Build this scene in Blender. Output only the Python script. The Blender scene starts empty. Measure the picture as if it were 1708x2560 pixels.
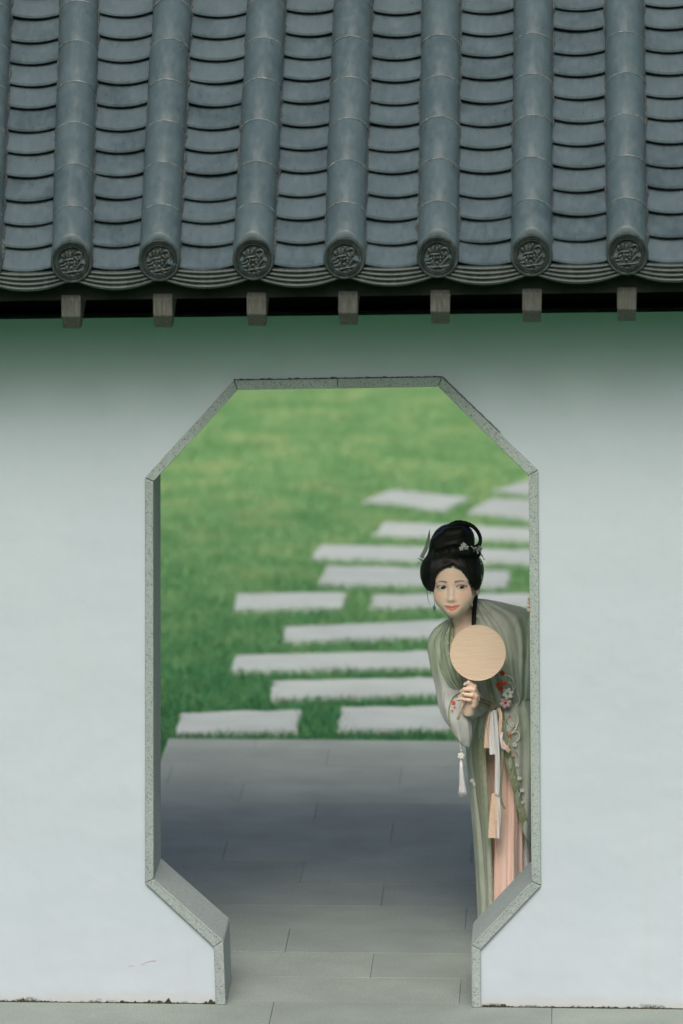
import bpy, bmesh, math, random
import numpy as np
from mathutils import Vector, Matrix
random.seed(7); rng = np.random.default_rng(7)
scene = bpy.context.scene
col = scene.collection
# ------------------------------------------------------------------ camera
F = 13300.0; VPX, VPY = 1420.0, -850.0; CX, CY = 854.0, 1280.0; H = 4.5
th = math.atan((CY - VPY) / F)
psi = math.atan((VPX - CX) / F * math.cos(th))
Fw = np.array([-math.sin(psi)*math.cos(th), math.cos(psi)*math.cos(th), -math.sin(th)])
Rt = np.array([math.cos(psi), math.sin(psi), 0.0])
Up = np.cross(Rt, Fw)
def ray(px, py):
    return Fw + Rt*((px-CX)/F) - Up*((py-CY)/F)
_d = ray(857, 2514)
CAM = -_d*(H/(-_d[2]))
CAM[2] = H
cd = bpy.data.cameras.new('camera'); cam = bpy.data.objects.new('camera', cd); col.objects.link(cam)
cd.sensor_fit = 'VERTICAL'; cd.sensor_height = 36.0; cd.sensor_width = 24.0; cd.lens = 36.0*F/2560.0
cd.clip_start = 0.5; cd.clip_end = 2000
M3 = Matrix((Rt.tolist(), Up.tolist(), (-Fw).tolist())).transposed()
cam.matrix_world = Matrix.Translation(Vector(CAM.tolist())) @ M3.to_4x4()
scene.camera = cam
cd.dof.use_dof = True; cd.dof.focus_distance = 18.2; cd.dof.aperture_fstop = 2.4; cd.dof.aperture_blades = 0
# ------------------------------------------------------------------ sky, sun, exposure
SUN_EL, SUN_AZ = math.radians(50), math.radians(183)
w = bpy.data.worlds.new('World'); scene.world = w; w.use_nodes = True
nt = w.node_tree; nt.nodes.clear()
sky = nt.nodes.new('ShaderNodeTexSky'); sky.sky_type = 'NISHITA'; sky.sun_disc = False
sky.sun_elevation = SUN_EL; sky.sun_rotation = SUN_AZ; sky.dust_density = 8.0; sky.air_density = 1.0; sky.ozone_density = 1.0
bg = nt.nodes.new('ShaderNodeBackground'); bg.inputs[1].default_value = 0.125
ow = nt.nodes.new('ShaderNodeOutputWorld')
nt.links.new(sky.outputs[0], bg.inputs[0]); nt.links.new(bg.outputs[0], ow.inputs[0])
sl = bpy.data.lights.new('sun', 'SUN'); sl.energy = 1.25; sl.angle = math.radians(30); sl.color = (1.0, 0.97, 0.92)
so = bpy.data.objects.new('sun', sl); col.objects.link(so)
sdir = Vector((math.sin(SUN_AZ)*math.cos(SUN_EL), math.cos(SUN_AZ)*math.cos(SUN_EL), math.sin(SUN_EL)))
so.rotation_euler = sdir.to_track_quat('Z', 'Y').to_euler(); so.location = sdir*30
vs = scene.view_settings
vs.view_transform = 'Standard'; vs.look = 'None'; vs.exposure = 0.03; vs.gamma = 1.0; vs.use_curve_mapping = False
# ------------------------------------------------------------------ pixel helpers (a pixel gives a direction; the plane it lies on gives the distance)
def on_y(px, py, Y=0.0):
    d = ray(px, py); t = (Y-CAM[1])/d[1]; return CAM + d*t
def on_z(px, py, Z=0.0):
    d = ray(px, py); t = (Z-CAM[2])/d[2]; return CAM + d*t
def on_plane(px, py, p0, n):
    d = ray(px, py); t = np.dot(p0-CAM, n)/np.dot(d, n); return CAM + d*t
def to_px(p):
    v = np.asarray(p, float)-CAM; dz = v@Fw
    return CX + F*(v@Rt)/dz, CY - F*(v@Up)/dz
PXM = 1.0/np.linalg.norm(on_y(1300, 1500, .7)-on_y(1301, 1500, .7))   # pixels per metre at the person
# ------------------------------------------------------------------ mesh helpers
def link(o, parent=None, basis=None):
    col.objects.link(o)
    if basis is not None: o.matrix_basis = basis
    if parent is not None:
        o.parent = parent
        m = Matrix.Identity(4); p = parent; chain = []
        while p: chain.append(p); p = p.parent
        for q in reversed(chain): m = m @ (q.matrix_parent_inverse if q.parent else Matrix.Identity(4)) @ q.matrix_basis
        o.matrix_parent_inverse = m.inverted()
    return o
def mesh_data(name, v, f, mat, smooth=False, sharp=None):
    me = bpy.data.meshes.new(name)
    me.from_pydata([tuple(map(float, p)) for p in v], [], [tuple(int(i) for i in q) for q in f]); me.update()
    if mat: me.materials.append(mat)
    if smooth:
        me.polygons.foreach_set('use_smooth', [True]*len(me.polygons))
        if sharp: me.set_sharp_from_angle(angle=math.radians(sharp))
    return me
def mesh_np(name, v, q, mat, smooth=True):
    v = np.ascontiguousarray(v, np.float32); q = np.ascontiguousarray(q, np.int32); k = q.shape[1]
    me = bpy.data.meshes.new(name)
    me.vertices.add(len(v)); me.vertices.foreach_set('co', v.ravel())
    me.loops.add(q.size); me.loops.foreach_set('vertex_index', q.ravel())
    me.polygons.add(len(q)); me.polygons.foreach_set('loop_start', np.arange(len(q), dtype=np.int32)*k)
    if smooth: me.polygons.foreach_set('use_smooth', np.ones(len(q), bool))
    me.materials.append(mat); me.update(calc_edges=True); me.validate()
    return me
def obj(name, me, parent=None, basis=None):
    return link(bpy.data.objects.new(name, me), parent, basis)
def bm_obj(name, bm, mat, parent=None, smooth=False, sharp=35):
    bmesh.ops.recalc_face_normals(bm, faces=bm.faces)
    me = bpy.data.meshes.new(name); bm.to_mesh(me); bm.free(); me.materials.append(mat)
    if smooth:
        me.polygons.foreach_set('use_smooth', [True]*len(me.polygons)); me.set_sharp_from_angle(angle=math.radians(sharp))
    return obj(name, me, parent)
def thing(name, label, cat, loc=(0, 0, 0), group=None):
    o = bpy.data.objects.new(name, None); o.empty_display_size = .1; o.location = loc; col.objects.link(o)
    o.matrix_basis = Matrix.Translation(Vector(loc))
    o['label'] = label; o['category'] = cat
    if group: o['group'] = group
    return o
def prism(poly_front, poly_back):
    n = len(poly_front); v = list(poly_front)+list(poly_back)
    f = [list(range(n)), list(range(2*n-1, n-1, -1))]
    for i in range(n): j = (i+1) % n; f.append([j, i, n+i, n+j])
    return v, f
def bm_from(v, f, bevel=0.0, seg=1):
    bm = bmesh.new(); vs_ = [bm.verts.new(tuple(map(float, p))) for p in v]
    for q in f: bm.faces.new([vs_[i] for i in q])
    bmesh.ops.recalc_face_normals(bm, faces=bm.faces)
    if bevel > 0: bmesh.ops.bevel(bm, geom=list(bm.edges), offset=bevel, segments=seg, affect='EDGES', clamp_overlap=True)
    return bm
def box(x0, x1, y0, y1, z0, z1):
    return prism([(x0, y0, z0), (x1, y0, z0), (x1, y0, z1), (x0, y0, z1)], [(x0, y1, z0), (x1, y1, z0), (x1, y1, z1), (x0, y1, z1)])
def tube_vf(pts, rad, n=8, cap=True, base=0):
    pts = np.asarray(pts, float); m = len(pts); rad = np.broadcast_to(np.asarray(rad, float), (m,))
    tan = np.gradient(pts, axis=0); tan /= np.linalg.norm(tan, axis=1)[:, None]+1e-12
    ref = np.array([0, 1.0, 0]) if abs(tan[:, 1]).max() < .9 else np.array([1.0, .2, .1])
    v = []; f = []
    for i in range(m):
        a = np.cross(tan[i], ref); a /= np.linalg.norm(a)+1e-12; b = np.cross(tan[i], a)
        for k in range(n):
            t = 2*math.pi*k/n; v.append(pts[i]+rad[i]*(a*math.cos(t)+b*math.sin(t)))
    for i in range(m-1):
        for k in range(n): k2 = (k+1) % n; f.append([base+i*n+k, base+i*n+k2, base+(i+1)*n+k2, base+(i+1)*n+k])
    if cap:
        f.append([base+k for k in range(n)][::-1]); f.append([base+(m-1)*n+k for k in range(n)])
    return v, f
def join_vf(parts):
    V = []; Q = []
    for v, f in parts:
        b = len(V); V += list(v); Q += [[i+b for i in q] for q in f]
    return V, Q
def spline(keys, n):
    keys = np.asarray(keys, float); m = len(keys)
    if m == 2: return keys[0]+(keys[1]-keys[0])*np.linspace(0, 1, n)[:, None]
    t = np.linspace(0, m-1, n); i = np.minimum(t.astype(int), m-2); u = (t-i)[:, None]
    p0 = keys[np.maximum(i-1, 0)]; p1 = keys[i]; p2 = keys[i+1]; p3 = keys[np.minimum(i+2, m-1)]
    return .5*((2*p1)+(-p0+p2)*u+(2*p0-5*p1+4*p2-p3)*u**2+(-p0+3*p1-3*p2+p3)*u**3)
# ------------------------------------------------------------------ materials
def N(nt, t, **kw):
    n = nt.nodes.new(t)
    for k, v in kw.items(): setattr(n, k, v)
    return n
class Mat:
    def __init__(s, name, rough=.7, spec=.4):
        s.m = bpy.data.materials.new(name); s.m.use_nodes = True; s.nt = s.m.node_tree; s.nt.nodes.clear()
        s.out = N(s.nt, 'ShaderNodeOutputMaterial'); s.b = N(s.nt, 'ShaderNodeBsdfPrincipled')
        s.nt.links.new(s.b.outputs[0], s.out.inputs[0]); s.b.inputs['Roughness'].default_value = rough
        s.b.inputs['Specular IOR Level'].default_value = spec
        s.pos = N(s.nt, 'ShaderNodeNewGeometry').outputs['Position']; s.h = None
    def L(s, a, b): s.nt.links.new(a, b)
    def rgb(s, c): n = N(s.nt, 'ShaderNodeRGB'); n.outputs[0].default_value = (*c, 1); return n.outputs[0]
    def mapped(s, scale, rot=(0, 0, 0), src=None):
        n = N(s.nt, 'ShaderNodeMapping'); s.L(src or s.pos, n.inputs[0]); n.inputs['Scale'].default_value = scale if hasattr(scale, '__len__') else (scale,)*3
        n.inputs['Rotation'].default_value = rot; return n.outputs[0]
    def noise(s, scale, detail=4, rough=.55, vec=None, dist=0):
        n = N(s.nt, 'ShaderNodeTexNoise'); s.L(vec or s.pos, n.inputs['Vector']); n.inputs['Scale'].default_value = scale
        n.inputs['Detail'].default_value = detail; n.inputs['Roughness'].default_value = rough; n.inputs['Distortion'].default_value = dist
        return n.outputs[0]
    def ramp(s, fac, stops):
        n = N(s.nt, 'ShaderNodeValToRGB'); s.L(fac, n.inputs[0]); e = n.color_ramp.elements
        while len(e) < len(stops): e.new(.5)
        for i, (p, c) in enumerate(stops):
            e[i].position = p; e[i].color = (*c, 1) if hasattr(c, '__len__') else (c, c, c, 1)
        return n.outputs[0]
    def mix(s, fac, a, b, mode='MIX'):
        n = N(s.nt, 'ShaderNodeMix', data_type='RGBA', blend_type=mode)
        if isinstance(fac, (int, float)): n.inputs[0].default_value = fac
        else: s.L(fac, n.inputs[0])
        for k, x in ((6, a), (7, b)):
            if isinstance(x, tuple): n.inputs[k].default_value = (*x, 1)
            else: s.L(x, n.inputs[k])
        return n.outputs[2]
    def math(s, op, a, b=0.0):
        n = N(s.nt, 'ShaderNodeMath', operation=op)
        for k, x in ((0, a), (1, b)):
            if isinstance(x, (int, float)): n.inputs[k].default_value = x
            else: s.L(x, n.inputs[k])
        return n.outputs[0]
    def maprange(s, x, a, b, c=0., d=1.):
        n = N(s.nt, 'ShaderNodeMapRange'); s.L(x, n.inputs[0])
        for k, y in enumerate((a, b, c, d)): n.inputs[k+1].default_value = y
        return n.outputs[0]
    def rnd(s): return N(s.nt, 'ShaderNodeObjectInfo').outputs['Random']
    def sep(s, v=None):
        n = N(s.nt, 'ShaderNodeSeparateXYZ'); s.L(v or s.pos, n.inputs[0]); return n.outputs
    def bump(s, hgt, strength=.3, dist=.01):
        n = N(s.nt, 'ShaderNodeBump'); n.inputs['Strength'].default_value = strength; n.inputs['Distance'].default_value = dist
        s.L(hgt, n.inputs['Height'])
        if s.h is not None: s.L(s.h, n.inputs['Normal'])
        s.h = n.outputs[0]; s.L(s.h, s.b.inputs['Normal'])
    def color(s, c):
        if isinstance(c, tuple): s.b.inputs['Base Color'].default_value = (*c, 1)
        else: s.L(c, s.b.inputs['Base Color'])
        return s.m
def plain(name, c, rough=.7, spec=.4, var=.15, sc=60., bump=0., bs=200.):
    m = Mat(name, rough, spec); n = m.noise(sc)
    r = m.ramp(n, [(.3, tuple(x*(1-var) for x in c)), (.7, tuple(min(1, x*(1+var)) for x in c))])
    if bump: m.bump(m.noise(bs, 3), bump, .004)
    return m.color(r)
# glazed-grey roof tiles
def tile_mat(name, a, b, rough=.5):
    m = Mat(name, rough, .45)
    base = m.mix(m.rnd(), a, b)
    n1 = m.noise(9, 5, .6); n2 = m.noise(70, 4, .6, vec=m.mapped((1, .35, .35)))
    base = m.mix(m.ramp(n1, [(.38, 0.), (.72, 1.)]), base, tuple(x*1.16 for x in b))
    base = m.mix(m.math('MULTIPLY', m.ramp(n2, [(.45, 0.), (.75, 1.)]), .28), base, (.15, .185, .195))
    n3 = m.noise(26, 6, .7)
    base = m.mix(m.math('MULTIPLY', m.ramp(n3, [(.60, 0.), (.70, 1.)]), .35), base, (.045, .06, .045))
    n4 = m.noise(120, 2)
    base = m.mix(m.ramp(n4, [(.76, 0.), (.80, .6)]), base, (.32, .34, .33))
    m.bump(m.noise(160, 4), .25, .002); m.bump(n1, .15, .01)
    m.L(m.ramp(n2, [(.3, .26), (.7, .50)]), m.b.inputs['Roughness'])
    return m.color(base)
M_ROLL = tile_mat('roll_tile_glaze', (.046, .077, .087), (.062, .097, .108), .4)
M_PAN = tile_mat('pan_tile_glaze', (.043, .071, .083), (.072, .106, .121), .38)
M_EDGE = tile_mat('eave_tile_glaze', (.019, .030, .029), (.026, .039, .038), .45)
def mortar_mat():
    m = Mat('lime_mortar', .95, .2); n = m.noise(90, 6, .7)
    c = m.ramp(n, [(.35, (.055, .062, .058)), (.52, (.14, .15, .145)), (.66, (.30, .31, .29))]); m.bump(n, .6, .006); return m.color(c)
M_MORTAR = mortar_mat()
def plaster_mat():
    m = Mat('white_plaster', .85, .25)
    n1 = m.noise(1.6, 4); n2 = m.noise(14, 5, .6)
    c = m.ramp(n1, [(.3, (.515, .600, .680)), (.7, (.545, .630, .705))])
    c = m.mix(m.math('MULTIPLY', m.ramp(n2, [(.5, 0.), (.8, 1.)]), .25), c, (.475, .55, .615))
    z = m.sep()[2]; x = m.sep()[0]
    nz = m.noise(9, 6, .75, vec=m.mapped((1, 1, 2.2)))
    # mould creeping up from the ground joint, with an edge of its own
    hgt = m.math('ADD', z, m.math('MULTIPLY', m.math('SUBTRACT', nz, .5), .09))
    c = m.mix(m.math('MULTIPLY', m.maprange(hgt, .05, .0), .5), c, (.50, .50, .44))
    nn = m.noise(60, 5, .8)
    h2 = m.math('ADD', z, m.math('MULTIPLY', m.math('SUBTRACT', m.noise(5, 6, .8), .42), .10))
    c = m.mix(m.math('MULTIPLY', m.maprange(h2, .016, .004), m.ramp(nn, [(.35, .3), (.5, 1.)])), c, (.035, .04, .025))
    sp = m.noise(55, 2, .5); c = m.mix(m.ramp(sp, [(.83, 0.), (.85, .6)]), c, (.33, .33, .34))
    st = m.noise(2.0, 5, .6, vec=m.mapped((9, 9, .7)))
    c = m.mix(m.math('MULTIPLY', m.ramp(st, [(.56, 0.), (.8, 1.)]), .22), c, (.52, .55, .53))
    m.bump(m.noise(3.2, 3), .35, .03); m.bump(m.noise(22, 3), .12, .006); m.bump(m.noise(180, 3), .1, .002); return m.color(c)
M_PLASTER = plaster_mat()
def granite(name, base, dark, light, sc=230., contrast=1., bump=.15, tone=.12, rough=.75):
    m = Mat(name, rough, .35)
    n = m.noise(sc, 3, .7); n2 = m.noise(3.5, 4)
    c = m.ramp(n, [(.30, dark), (.45, base), (.58, base), (.72, light)])
    lo = 1-tone
    c = m.mix(1.0, c, m.ramp(n2, [(.3, (lo, lo, lo)), (.7, (1., 1., 1.))]), 'MULTIPLY')
    r = m.ramp(m.rnd(), [(0., (.92, .92, .93)), (1., (1.06, 1.05, 1.03))]); c = m.mix(1.0, c, r, 'MULTIPLY')
    m.bump(n, bump, .003); return m.color(c)
M_FRAME = granite('frame_granite', (.37, .44, .44), (.07, .09, .09), (.56, .64, .635), 200)
M_PAVE = granite('paving_granite', (.300, .355, .328), (.19, .226, .208), (.41, .47, .435), 150, tone=.2)
M_STEP = granite('stepping_granite', (.45, .515, .50), (.33, .38, .365), (.54, .61, .59), 90, tone=.15, rough=.85)
M_JOINT = plain('joint_sand', (.20, .22, .20), .95, .2, .3, 80)
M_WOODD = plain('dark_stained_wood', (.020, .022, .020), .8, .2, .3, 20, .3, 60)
def rafter_mat():
    m = Mat('weathered_rafter', .8, .25); n = m.noise(60, 4, .6, vec=m.mapped((3, 3, .25)))
    m.bump(n, .4, .003); return m.color(m.ramp(n, [(.3, (.060, .064, .058)), (.55, (.10, .104, .096)), (.75, (.17, .17, .16))]))
M_RAFTER = rafter_mat()
def grass_color(m, boost=1.0):
    n1 = m.noise(.75, 4, .6); n2 = m.noise(2.8, 4, .6); n3 = m.noise(9, 3)
    y = m.sep()[1]
    far_fac = m.maprange(m.math('ADD', y, m.math('MULTIPLY', m.math('SUBTRACT', n1, .5), 4.)), 5.0, 12.0)
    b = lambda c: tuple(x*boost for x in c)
    near_green = m.ramp(n2, [(.3, b((.030, .140, .060))), (.7, b((.070, .215, .090)))])
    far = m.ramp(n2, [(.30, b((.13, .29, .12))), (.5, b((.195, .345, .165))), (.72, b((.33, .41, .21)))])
    c = m.mix(far_fac, near_green, far)  # darker green near the paving, paler yellow-green with distance
    return m.mix(m.math('MULTIPLY', m.ramp(n3, [(.5, 0.), (.8, 1.)]), .3), c, b((.28, .33, .13)))
def lawn_mat():
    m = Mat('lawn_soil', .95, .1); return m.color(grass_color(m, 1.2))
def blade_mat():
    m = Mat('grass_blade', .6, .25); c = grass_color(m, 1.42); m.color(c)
    tr = N(m.nt, 'ShaderNodeBsdfTranslucent'); m.L(c, tr.inputs[0]); mx = N(m.nt, 'ShaderNodeMixShader'); mx.inputs[0].default_value = .3
    m.L(m.b.outputs[0], mx.inputs[1]); m.L(tr.outputs[0], mx.inputs[2]); m.L(mx.outputs[0], m.out.inputs[0]); return m.m
M_LAWN = lawn_mat(); M_BLADE = blade_mat()
# ------------------------------------------------------------------ ground
def sheet(name, x0, x1, y0, y1, z, mat, nx=1, ny=1):
    xs = np.linspace(x0, x1, nx+1); ys = np.linspace(y0, y1, ny+1)
    v = [(x, y, z) for y in ys for x in xs]; f = [(j*(nx+1)+i, j*(nx+1)+i+1, (j+1)*(nx+1)+i+1, (j+1)*(nx+1)+i) for j in range(ny) for i in range(nx)]
    return mesh_data(name, v, f, mat)
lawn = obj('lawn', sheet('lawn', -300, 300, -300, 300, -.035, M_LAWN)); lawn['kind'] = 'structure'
PAVE_L, PAVE_R = on_z(420, 1849)[0], -on_z(420, 1849)[0]+.25
y_far = on_z(640, 1848)[1]
pave = obj('pavement', sheet('pavement_bed', PAVE_L+.01, PAVE_R-.01, .05, y_far-.01, -.0045, M_JOINT)); pave['kind'] = 'structure'
pv_front = obj('pavement', sheet('pavement_bed', -4, 4, -.95, .05, -.0045, M_JOINT)); pv_front['kind'] = 'structure'
# slab rows from the joint lines read at the doorway
rows_px = [2506, 2448, 2380, 2322, 2264, 2208, 2156, 2106, 2058, 2007]
ry = [on_z(800, y)[1] for y in rows_px]
pitch = (ry[-1]-ry[0])/(len(ry)-1)
rows = [ry[0]+pitch*i for i in range(-3, 40)]
slabL = pitch*2.66; GAP = .0018
def slab(parent, x0, x1, y0, y1):
    if x1-x0 < .04 or y1-y0 < .03: return
    z = rng.uniform(-.0012, .0012)
    v, f = box(x0+GAP/2, x1-GAP/2, y0+GAP/2, y1-GAP/2, -.034, z)
    bm = bm_from(v, f); es = [e for e in bm.edges if all(vv.co.z > -.01 for vv in e.verts)]
    bmesh.ops.bevel(bm, geom=es, offset=.0010, segments=1, affect='EDGES')
    bm_obj('paving_slab', bm, M_PAVE, parent)
ref_x = on_z(953, 2264)[0]; ref_row = None
for i in range(len(rows)-1):
    y0, y1 = rows[i], rows[i+1]
    k = i-3-4           # row of the reference joint is k = 0
    off = ref_x + k*(-slabL/3)
    front = y1 < .08
    xl, xr = (-2.9, 2.6) if front else (PAVE_L, PAVE_R)
    if y0 > y_far-.02: break
    y1c = min(y1, y_far)
    if y_far-y1 < .08 and not front: y1c = y_far
    x = off-slabL*math.ceil((off-xl)/slabL)
    while x < xr:
        slab(pv_front if front else pave, max(x, xl), min(x+slabL, xr), y0, y1c); x += slabL
    if y1c == y_far: break
# stepping stones: corners read from the photograph, laid on the ground
def z1(x, y): return (300+x*.7015, 900+y*.7015)
STONES = [
 [(215,1257),(647,1243),(633,1320),(203,1329)], [(785,1236),(1480,1228),(1490,1306),(775,1318)],
 [(540,1143),(1420,1124),(1425,1186),(537,1203)], [(407,1052),(1500,1024),(1510,1086),(398,1106)],
 [(582,950),(1440,914),(1445,976),(585,1001)], [(415,830),(806,828),(795,881),(408,887)],
 [(903,835),(1520,829),(1530,877),(890,879)], [(737,732),(1397,750),(1380,808),(705,796)],
 [(705,657),(1600,678),(1600,726),(680,706)], [(938,577),(1620,604),(1620,652),(900,623)],
 [(968,460),(1250,490),(1152,537),(858,503)], [(1318,492),(1640,506),(1640,592),(1230,543)],
 [(1320,465),(1470,424),(1620,438),(1560,490)]]
path = bpy.data.objects.new('stepping_stone_path', None); col.objects.link(path); path.location = (0, 4.6, -.02); path['kind'] = 'structure'
path.matrix_basis = Matrix.Translation((0, 4.6, -.02))
stone_polys = []
for poly in STONES:
    pts = [on_z(*z1(*p), -.010) for p in poly]
    c = sum(pts)/4; dense = []
    for a, b in zip(pts, pts[1:]+pts[:1]):
        n = max(2, int(np.linalg.norm(b-a)/.07))
        for i in range(n):
            q = a+(b-a)*i/n
            if i: q = q+np.array([rng.normal(0, .004), rng.normal(0, .006), 0])
            dense.append(q)
    stone_polys.append(np.array(dense)[:, :2])
    v, f = prism([(q[0], q[1], -.05) for q in dense], [(q[0], q[1], -.010+rng.uniform(-.002, .002)) for q in dense])
    bm = bm_from(v, f); es = [e for e in bm.edges if all(vv.co.z > -.03 for vv in e.verts)]
    bmesh.ops.bevel(bm, geom=es, offset=.006, segments=2, affect='EDGES', clamp_overlap=True)
    bm_obj('stepping_stone', bm, M_STEP, path)
# grass blades (nobody could count them)
def in_poly(P, poly):
    x, y = P[:, 0], P[:, 1]; ins = np.zeros(len(P), bool); n = len(poly); j = n-1
    for i in range(n):
        xi, yi = poly[i]; xj, yj = poly[j]
        c = ((yi > y) != (yj > y)) & (x < (xj-xi)*(y-yi)/(yj-yi+1e-12)+xi); ins ^= c; j = i
    return ins
def shrink(poly, d):
    c = poly.mean(0); v = poly-c; r = np.linalg.norm(v, axis=1)[:, None]; return c+v*(1-np.minimum(.5, d/np.maximum(.05, np.abs(v))))
def make_grass():
    nB = 330000
    x = rng.uniform(-2.7, 2.2, nB); y = rng.uniform(.6, 16.5, nB)
    keep = ~((x > PAVE_L+.004) & (x < PAVE_R) & (y < y_far-.004))
    # thin with what the doorway can show
    lim = CAM[0]+(370-VPX)/F*(y-CAM[1]); keep &= x > lim-.35
    lim2 = CAM[0]+(1420-VPX)/F*(y-CAM[1]); keep &= x < lim2+.9
    P = np.stack([x, y], 1)[keep]
    for sp in stone_polys:
        P = P[~in_poly(P, shrink(sp, .016))]
    n = len(P); hgt = rng.uniform(.020, .046, n); wd = rng.uniform(.003, .006, n); a = rng.uniform(0, 2*np.pi, n); lean = rng.normal(0, .018, (n, 2))
    v = np.zeros((n, 3, 3), np.float32)
    v[:, 0, :2] = P+np.stack([np.cos(a), np.sin(a)], 1)*wd[:, None]; v[:, 1, :2] = P-np.stack([np.cos(a), np.sin(a)], 1)*wd[:, None]
    v[:, 2, :2] = P+lean; v[:, :2, 2] = -.036; v[:, 2, 2] = -.034+hgt
    me = mesh_np('grass', v.reshape(-1, 3), np.arange(3*n).reshape(-1, 3), M_BLADE, False)
    g = obj('grass', me); g['kind'] = 'stuff'; g['label'] = 'short green grass of the lawn around the stepping stones'; g['category'] = 'grass'
make_grass()
# unseen wooded rise behind the viewer, added to block low sky from the eaves
def slope_mesh():
    nx, ny = 90, 26; v = []; f = []
    for j in range(ny):
        for i in range(nx):
            a = math.pi*(1.12+.76*i/(nx-1)); r = 24+.9*j; h = 13.5*(1-math.exp(-(j/7.)**2))+(rng.normal(0, .5) if 2 < j else 0)
            v.append((r*math.cos(a)*1.7, r*math.sin(a), -.6 if j == 0 else h-.3))
    for j in range(ny-1):
        for i in range(nx-1): f.append((j*nx+i, j*nx+i+1, (j+1)*nx+i+1, (j+1)*nx+i))
    return mesh_data('sky_block_hill', v, f, plain('sky_block_green', (.060, .068, .042), .9, .1, .5, 1.2), True)
hill = obj('sky_block_hill', slope_mesh()); hill['kind'] = 'structure'
# ------------------------------------------------------------------ garden wall with doorway
TW = .30
gw = thing('garden_gateway', 'white plastered garden gateway with octagonal granite doorway under a grey tiled roof', 'gateway', (0, .15, 0))
OUT = [(541,2512),(536,2365),(364,2206),(364,1193),(586,951),(1105,943),(1345,1175),(1352,2213),(1201,2373),(1202,2520)]
INN = [(565,2512),(559,2350),(385,2196),(384,1203),(595,974),(1096,966),(1322,1188),(1329,2202),(1179,2361),(1180,2520)]
outw = [on_y(*p) for p in OUT]; innw = [on_y(*p) for p in INN]
for a in (outw, innw):
    a[0] = np.array([a[0][0], 0, 0.]); a[-1] = np.array([a[-1][0], 0, 0.])
ZL, ZR = on_y(0, 798)[2], on_y(1708, 779)[2]; XL0, XR0 = on_y(0, 798)[0], on_y(1708, 779)[0]
TILT = (ZR-ZL)/(XR0-XL0)
def top_z(x): return ZL+TILT*(x-XL0)
WX = 7.0
poly = [(-WX, 0, -.03), (outw[0][0], 0, -.03)]+[tuple(p) for p in outw[1:-1]]+[(outw[-1][0], 0, -.03), (WX, 0, -.03), (WX, 0, top_z(2.5)), (2.5, 0, top_z(2.5)), (-2.5, 0, top_z(-2.5)), (-WX, 0, top_z(-2.5))]
v, f = prism(poly, [(p[0], TW, p[2]) for p in poly])
bm = bm_from(v, f); bmesh.ops.triangulate(bm, faces=[q for q in bm.faces if len(q.verts) > 4])
bm_obj('plaster_wall', bm, M_PLASTER, gw)
def lerp(a, b, t): return a+(b-a)*t
segs = []
for i in range(9):
    if i == 4:
        m = (845-586)/(1105-586)
        segs.append((outw[4], lerp(outw[4], outw[5], m), lerp(innw[4], innw[5], m), innw[4])); segs.append((lerp(outw[4], outw[5], m), outw[5], innw[5], lerp(innw[4], innw[5], m)))
    else: segs.append((outw[i], outw[i+1], innw[i+1], innw[i]))
for q in segs:
    q = [np.array(p) for p in q]; c = sum(q)/4
    ax = q[1]-q[0]; L = np.linalg.norm(ax); ax = ax/L
    g = .0008
    q[0] = q[0]+ax*g; q[3] = q[3]+ax*g; q[1] = q[1]-ax*g; q[2] = q[2]-ax*g
    nn = (q[3]-q[0]); nn = nn/np.linalg.norm(nn)
    q[0] = q[0]+nn*-.001; q[1] = q[1]+nn*-.001
    yf = -.012; yb = TW+.012
    v, f = prism([(p[0], yf, p[2]) for p in q], [(p[0], yb, p[2]) for p in q])
    bm_obj('frame_stone', bm_from(v, f, .0025, 1), M_FRAME, gw)
    # arris groove along the inner edge of the front face
    a = lerp(q[3], q[0], .16); b = lerp(q[2], q[1], .16); a2 = lerp(q[3], q[0], .22); b2 = lerp(q[2], q[1], .22)
    v, f = prism([(p[0], yf-.0016, p[2]) for p in (lerp(q[3], q[0], .03)+ax*.004, lerp(q[2], q[1], .03)-ax*.004, b-ax*.004, a+ax*.004)], [(p[0], yf+.004, p[2]) for p in (lerp(q[3], q[0], .03)+ax*.004, lerp(q[2], q[1], .03)-ax*.004, b-ax*.004, a+ax*.004)])
    bm_obj('arris_bead', bm_from(v, f, .0006, 1), M_FRAME, gw)
# ragged mortar crumbs over the lintel and along the ground joint
def crumb_strip(name, pts, hw, mat, amp, y0=-.004, dep=.006):
    pts = np.asarray(pts); n = len(pts); v = []; f = []
    d = np.gradient(pts, axis=0); d /= np.linalg.norm(d, axis=1)[:, None]
    nrm = np.stack([-d[:, 2], 0*d[:, 0], d[:, 0]], 1)
    for i in range(n):
        a = abs(rng.normal(0, amp))+hw*.3; b = hw*.5+rng.uniform(0, amp*.3)
        for s, y in ((a, y0), (-b, y0), (-b, y0+dep), (a, y0+dep)): p = pts[i]+nrm[i]*s; v.append((p[0], y-(rng.uniform(0, .002) if y == y0 else 0), p[2]))
    for i in range(n-1):
        for k in range(4): k2 = (k+1) % 4; f.append((4*i+k, 4*i+k2, 4*i+4+k2, 4*i+4+k))
    f.append((0, 1, 2, 3)); f.append((4*n-1, 4*n-2, 4*n-3, 4*n-4))
    return bm_obj(name, bm_from(v, f), mat, gw)
M_CRUMB = plain('old_joint_mortar', (.075, .085, .075), .95, .2, .5, 120)
t = np.linspace(-.003, 1.0, 90)[:, None]; crumb_strip('joint_mortar', outw[4]+(outw[5]-outw[4])*t+np.array([0, 0, .002]), .0025, M_CRUMB, .0022)
t = np.linspace(0, 1, 50)[:, None]; crumb_strip('joint_mortar', outw[5]+(outw[6]-outw[5])*t*.6+np.array([0.002, 0, .002]), .0015, M_CRUMB, .0008)
M_MOULD = plain('mould_crust', (.045, .05, .032), .95, .2, .7, 160)
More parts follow.
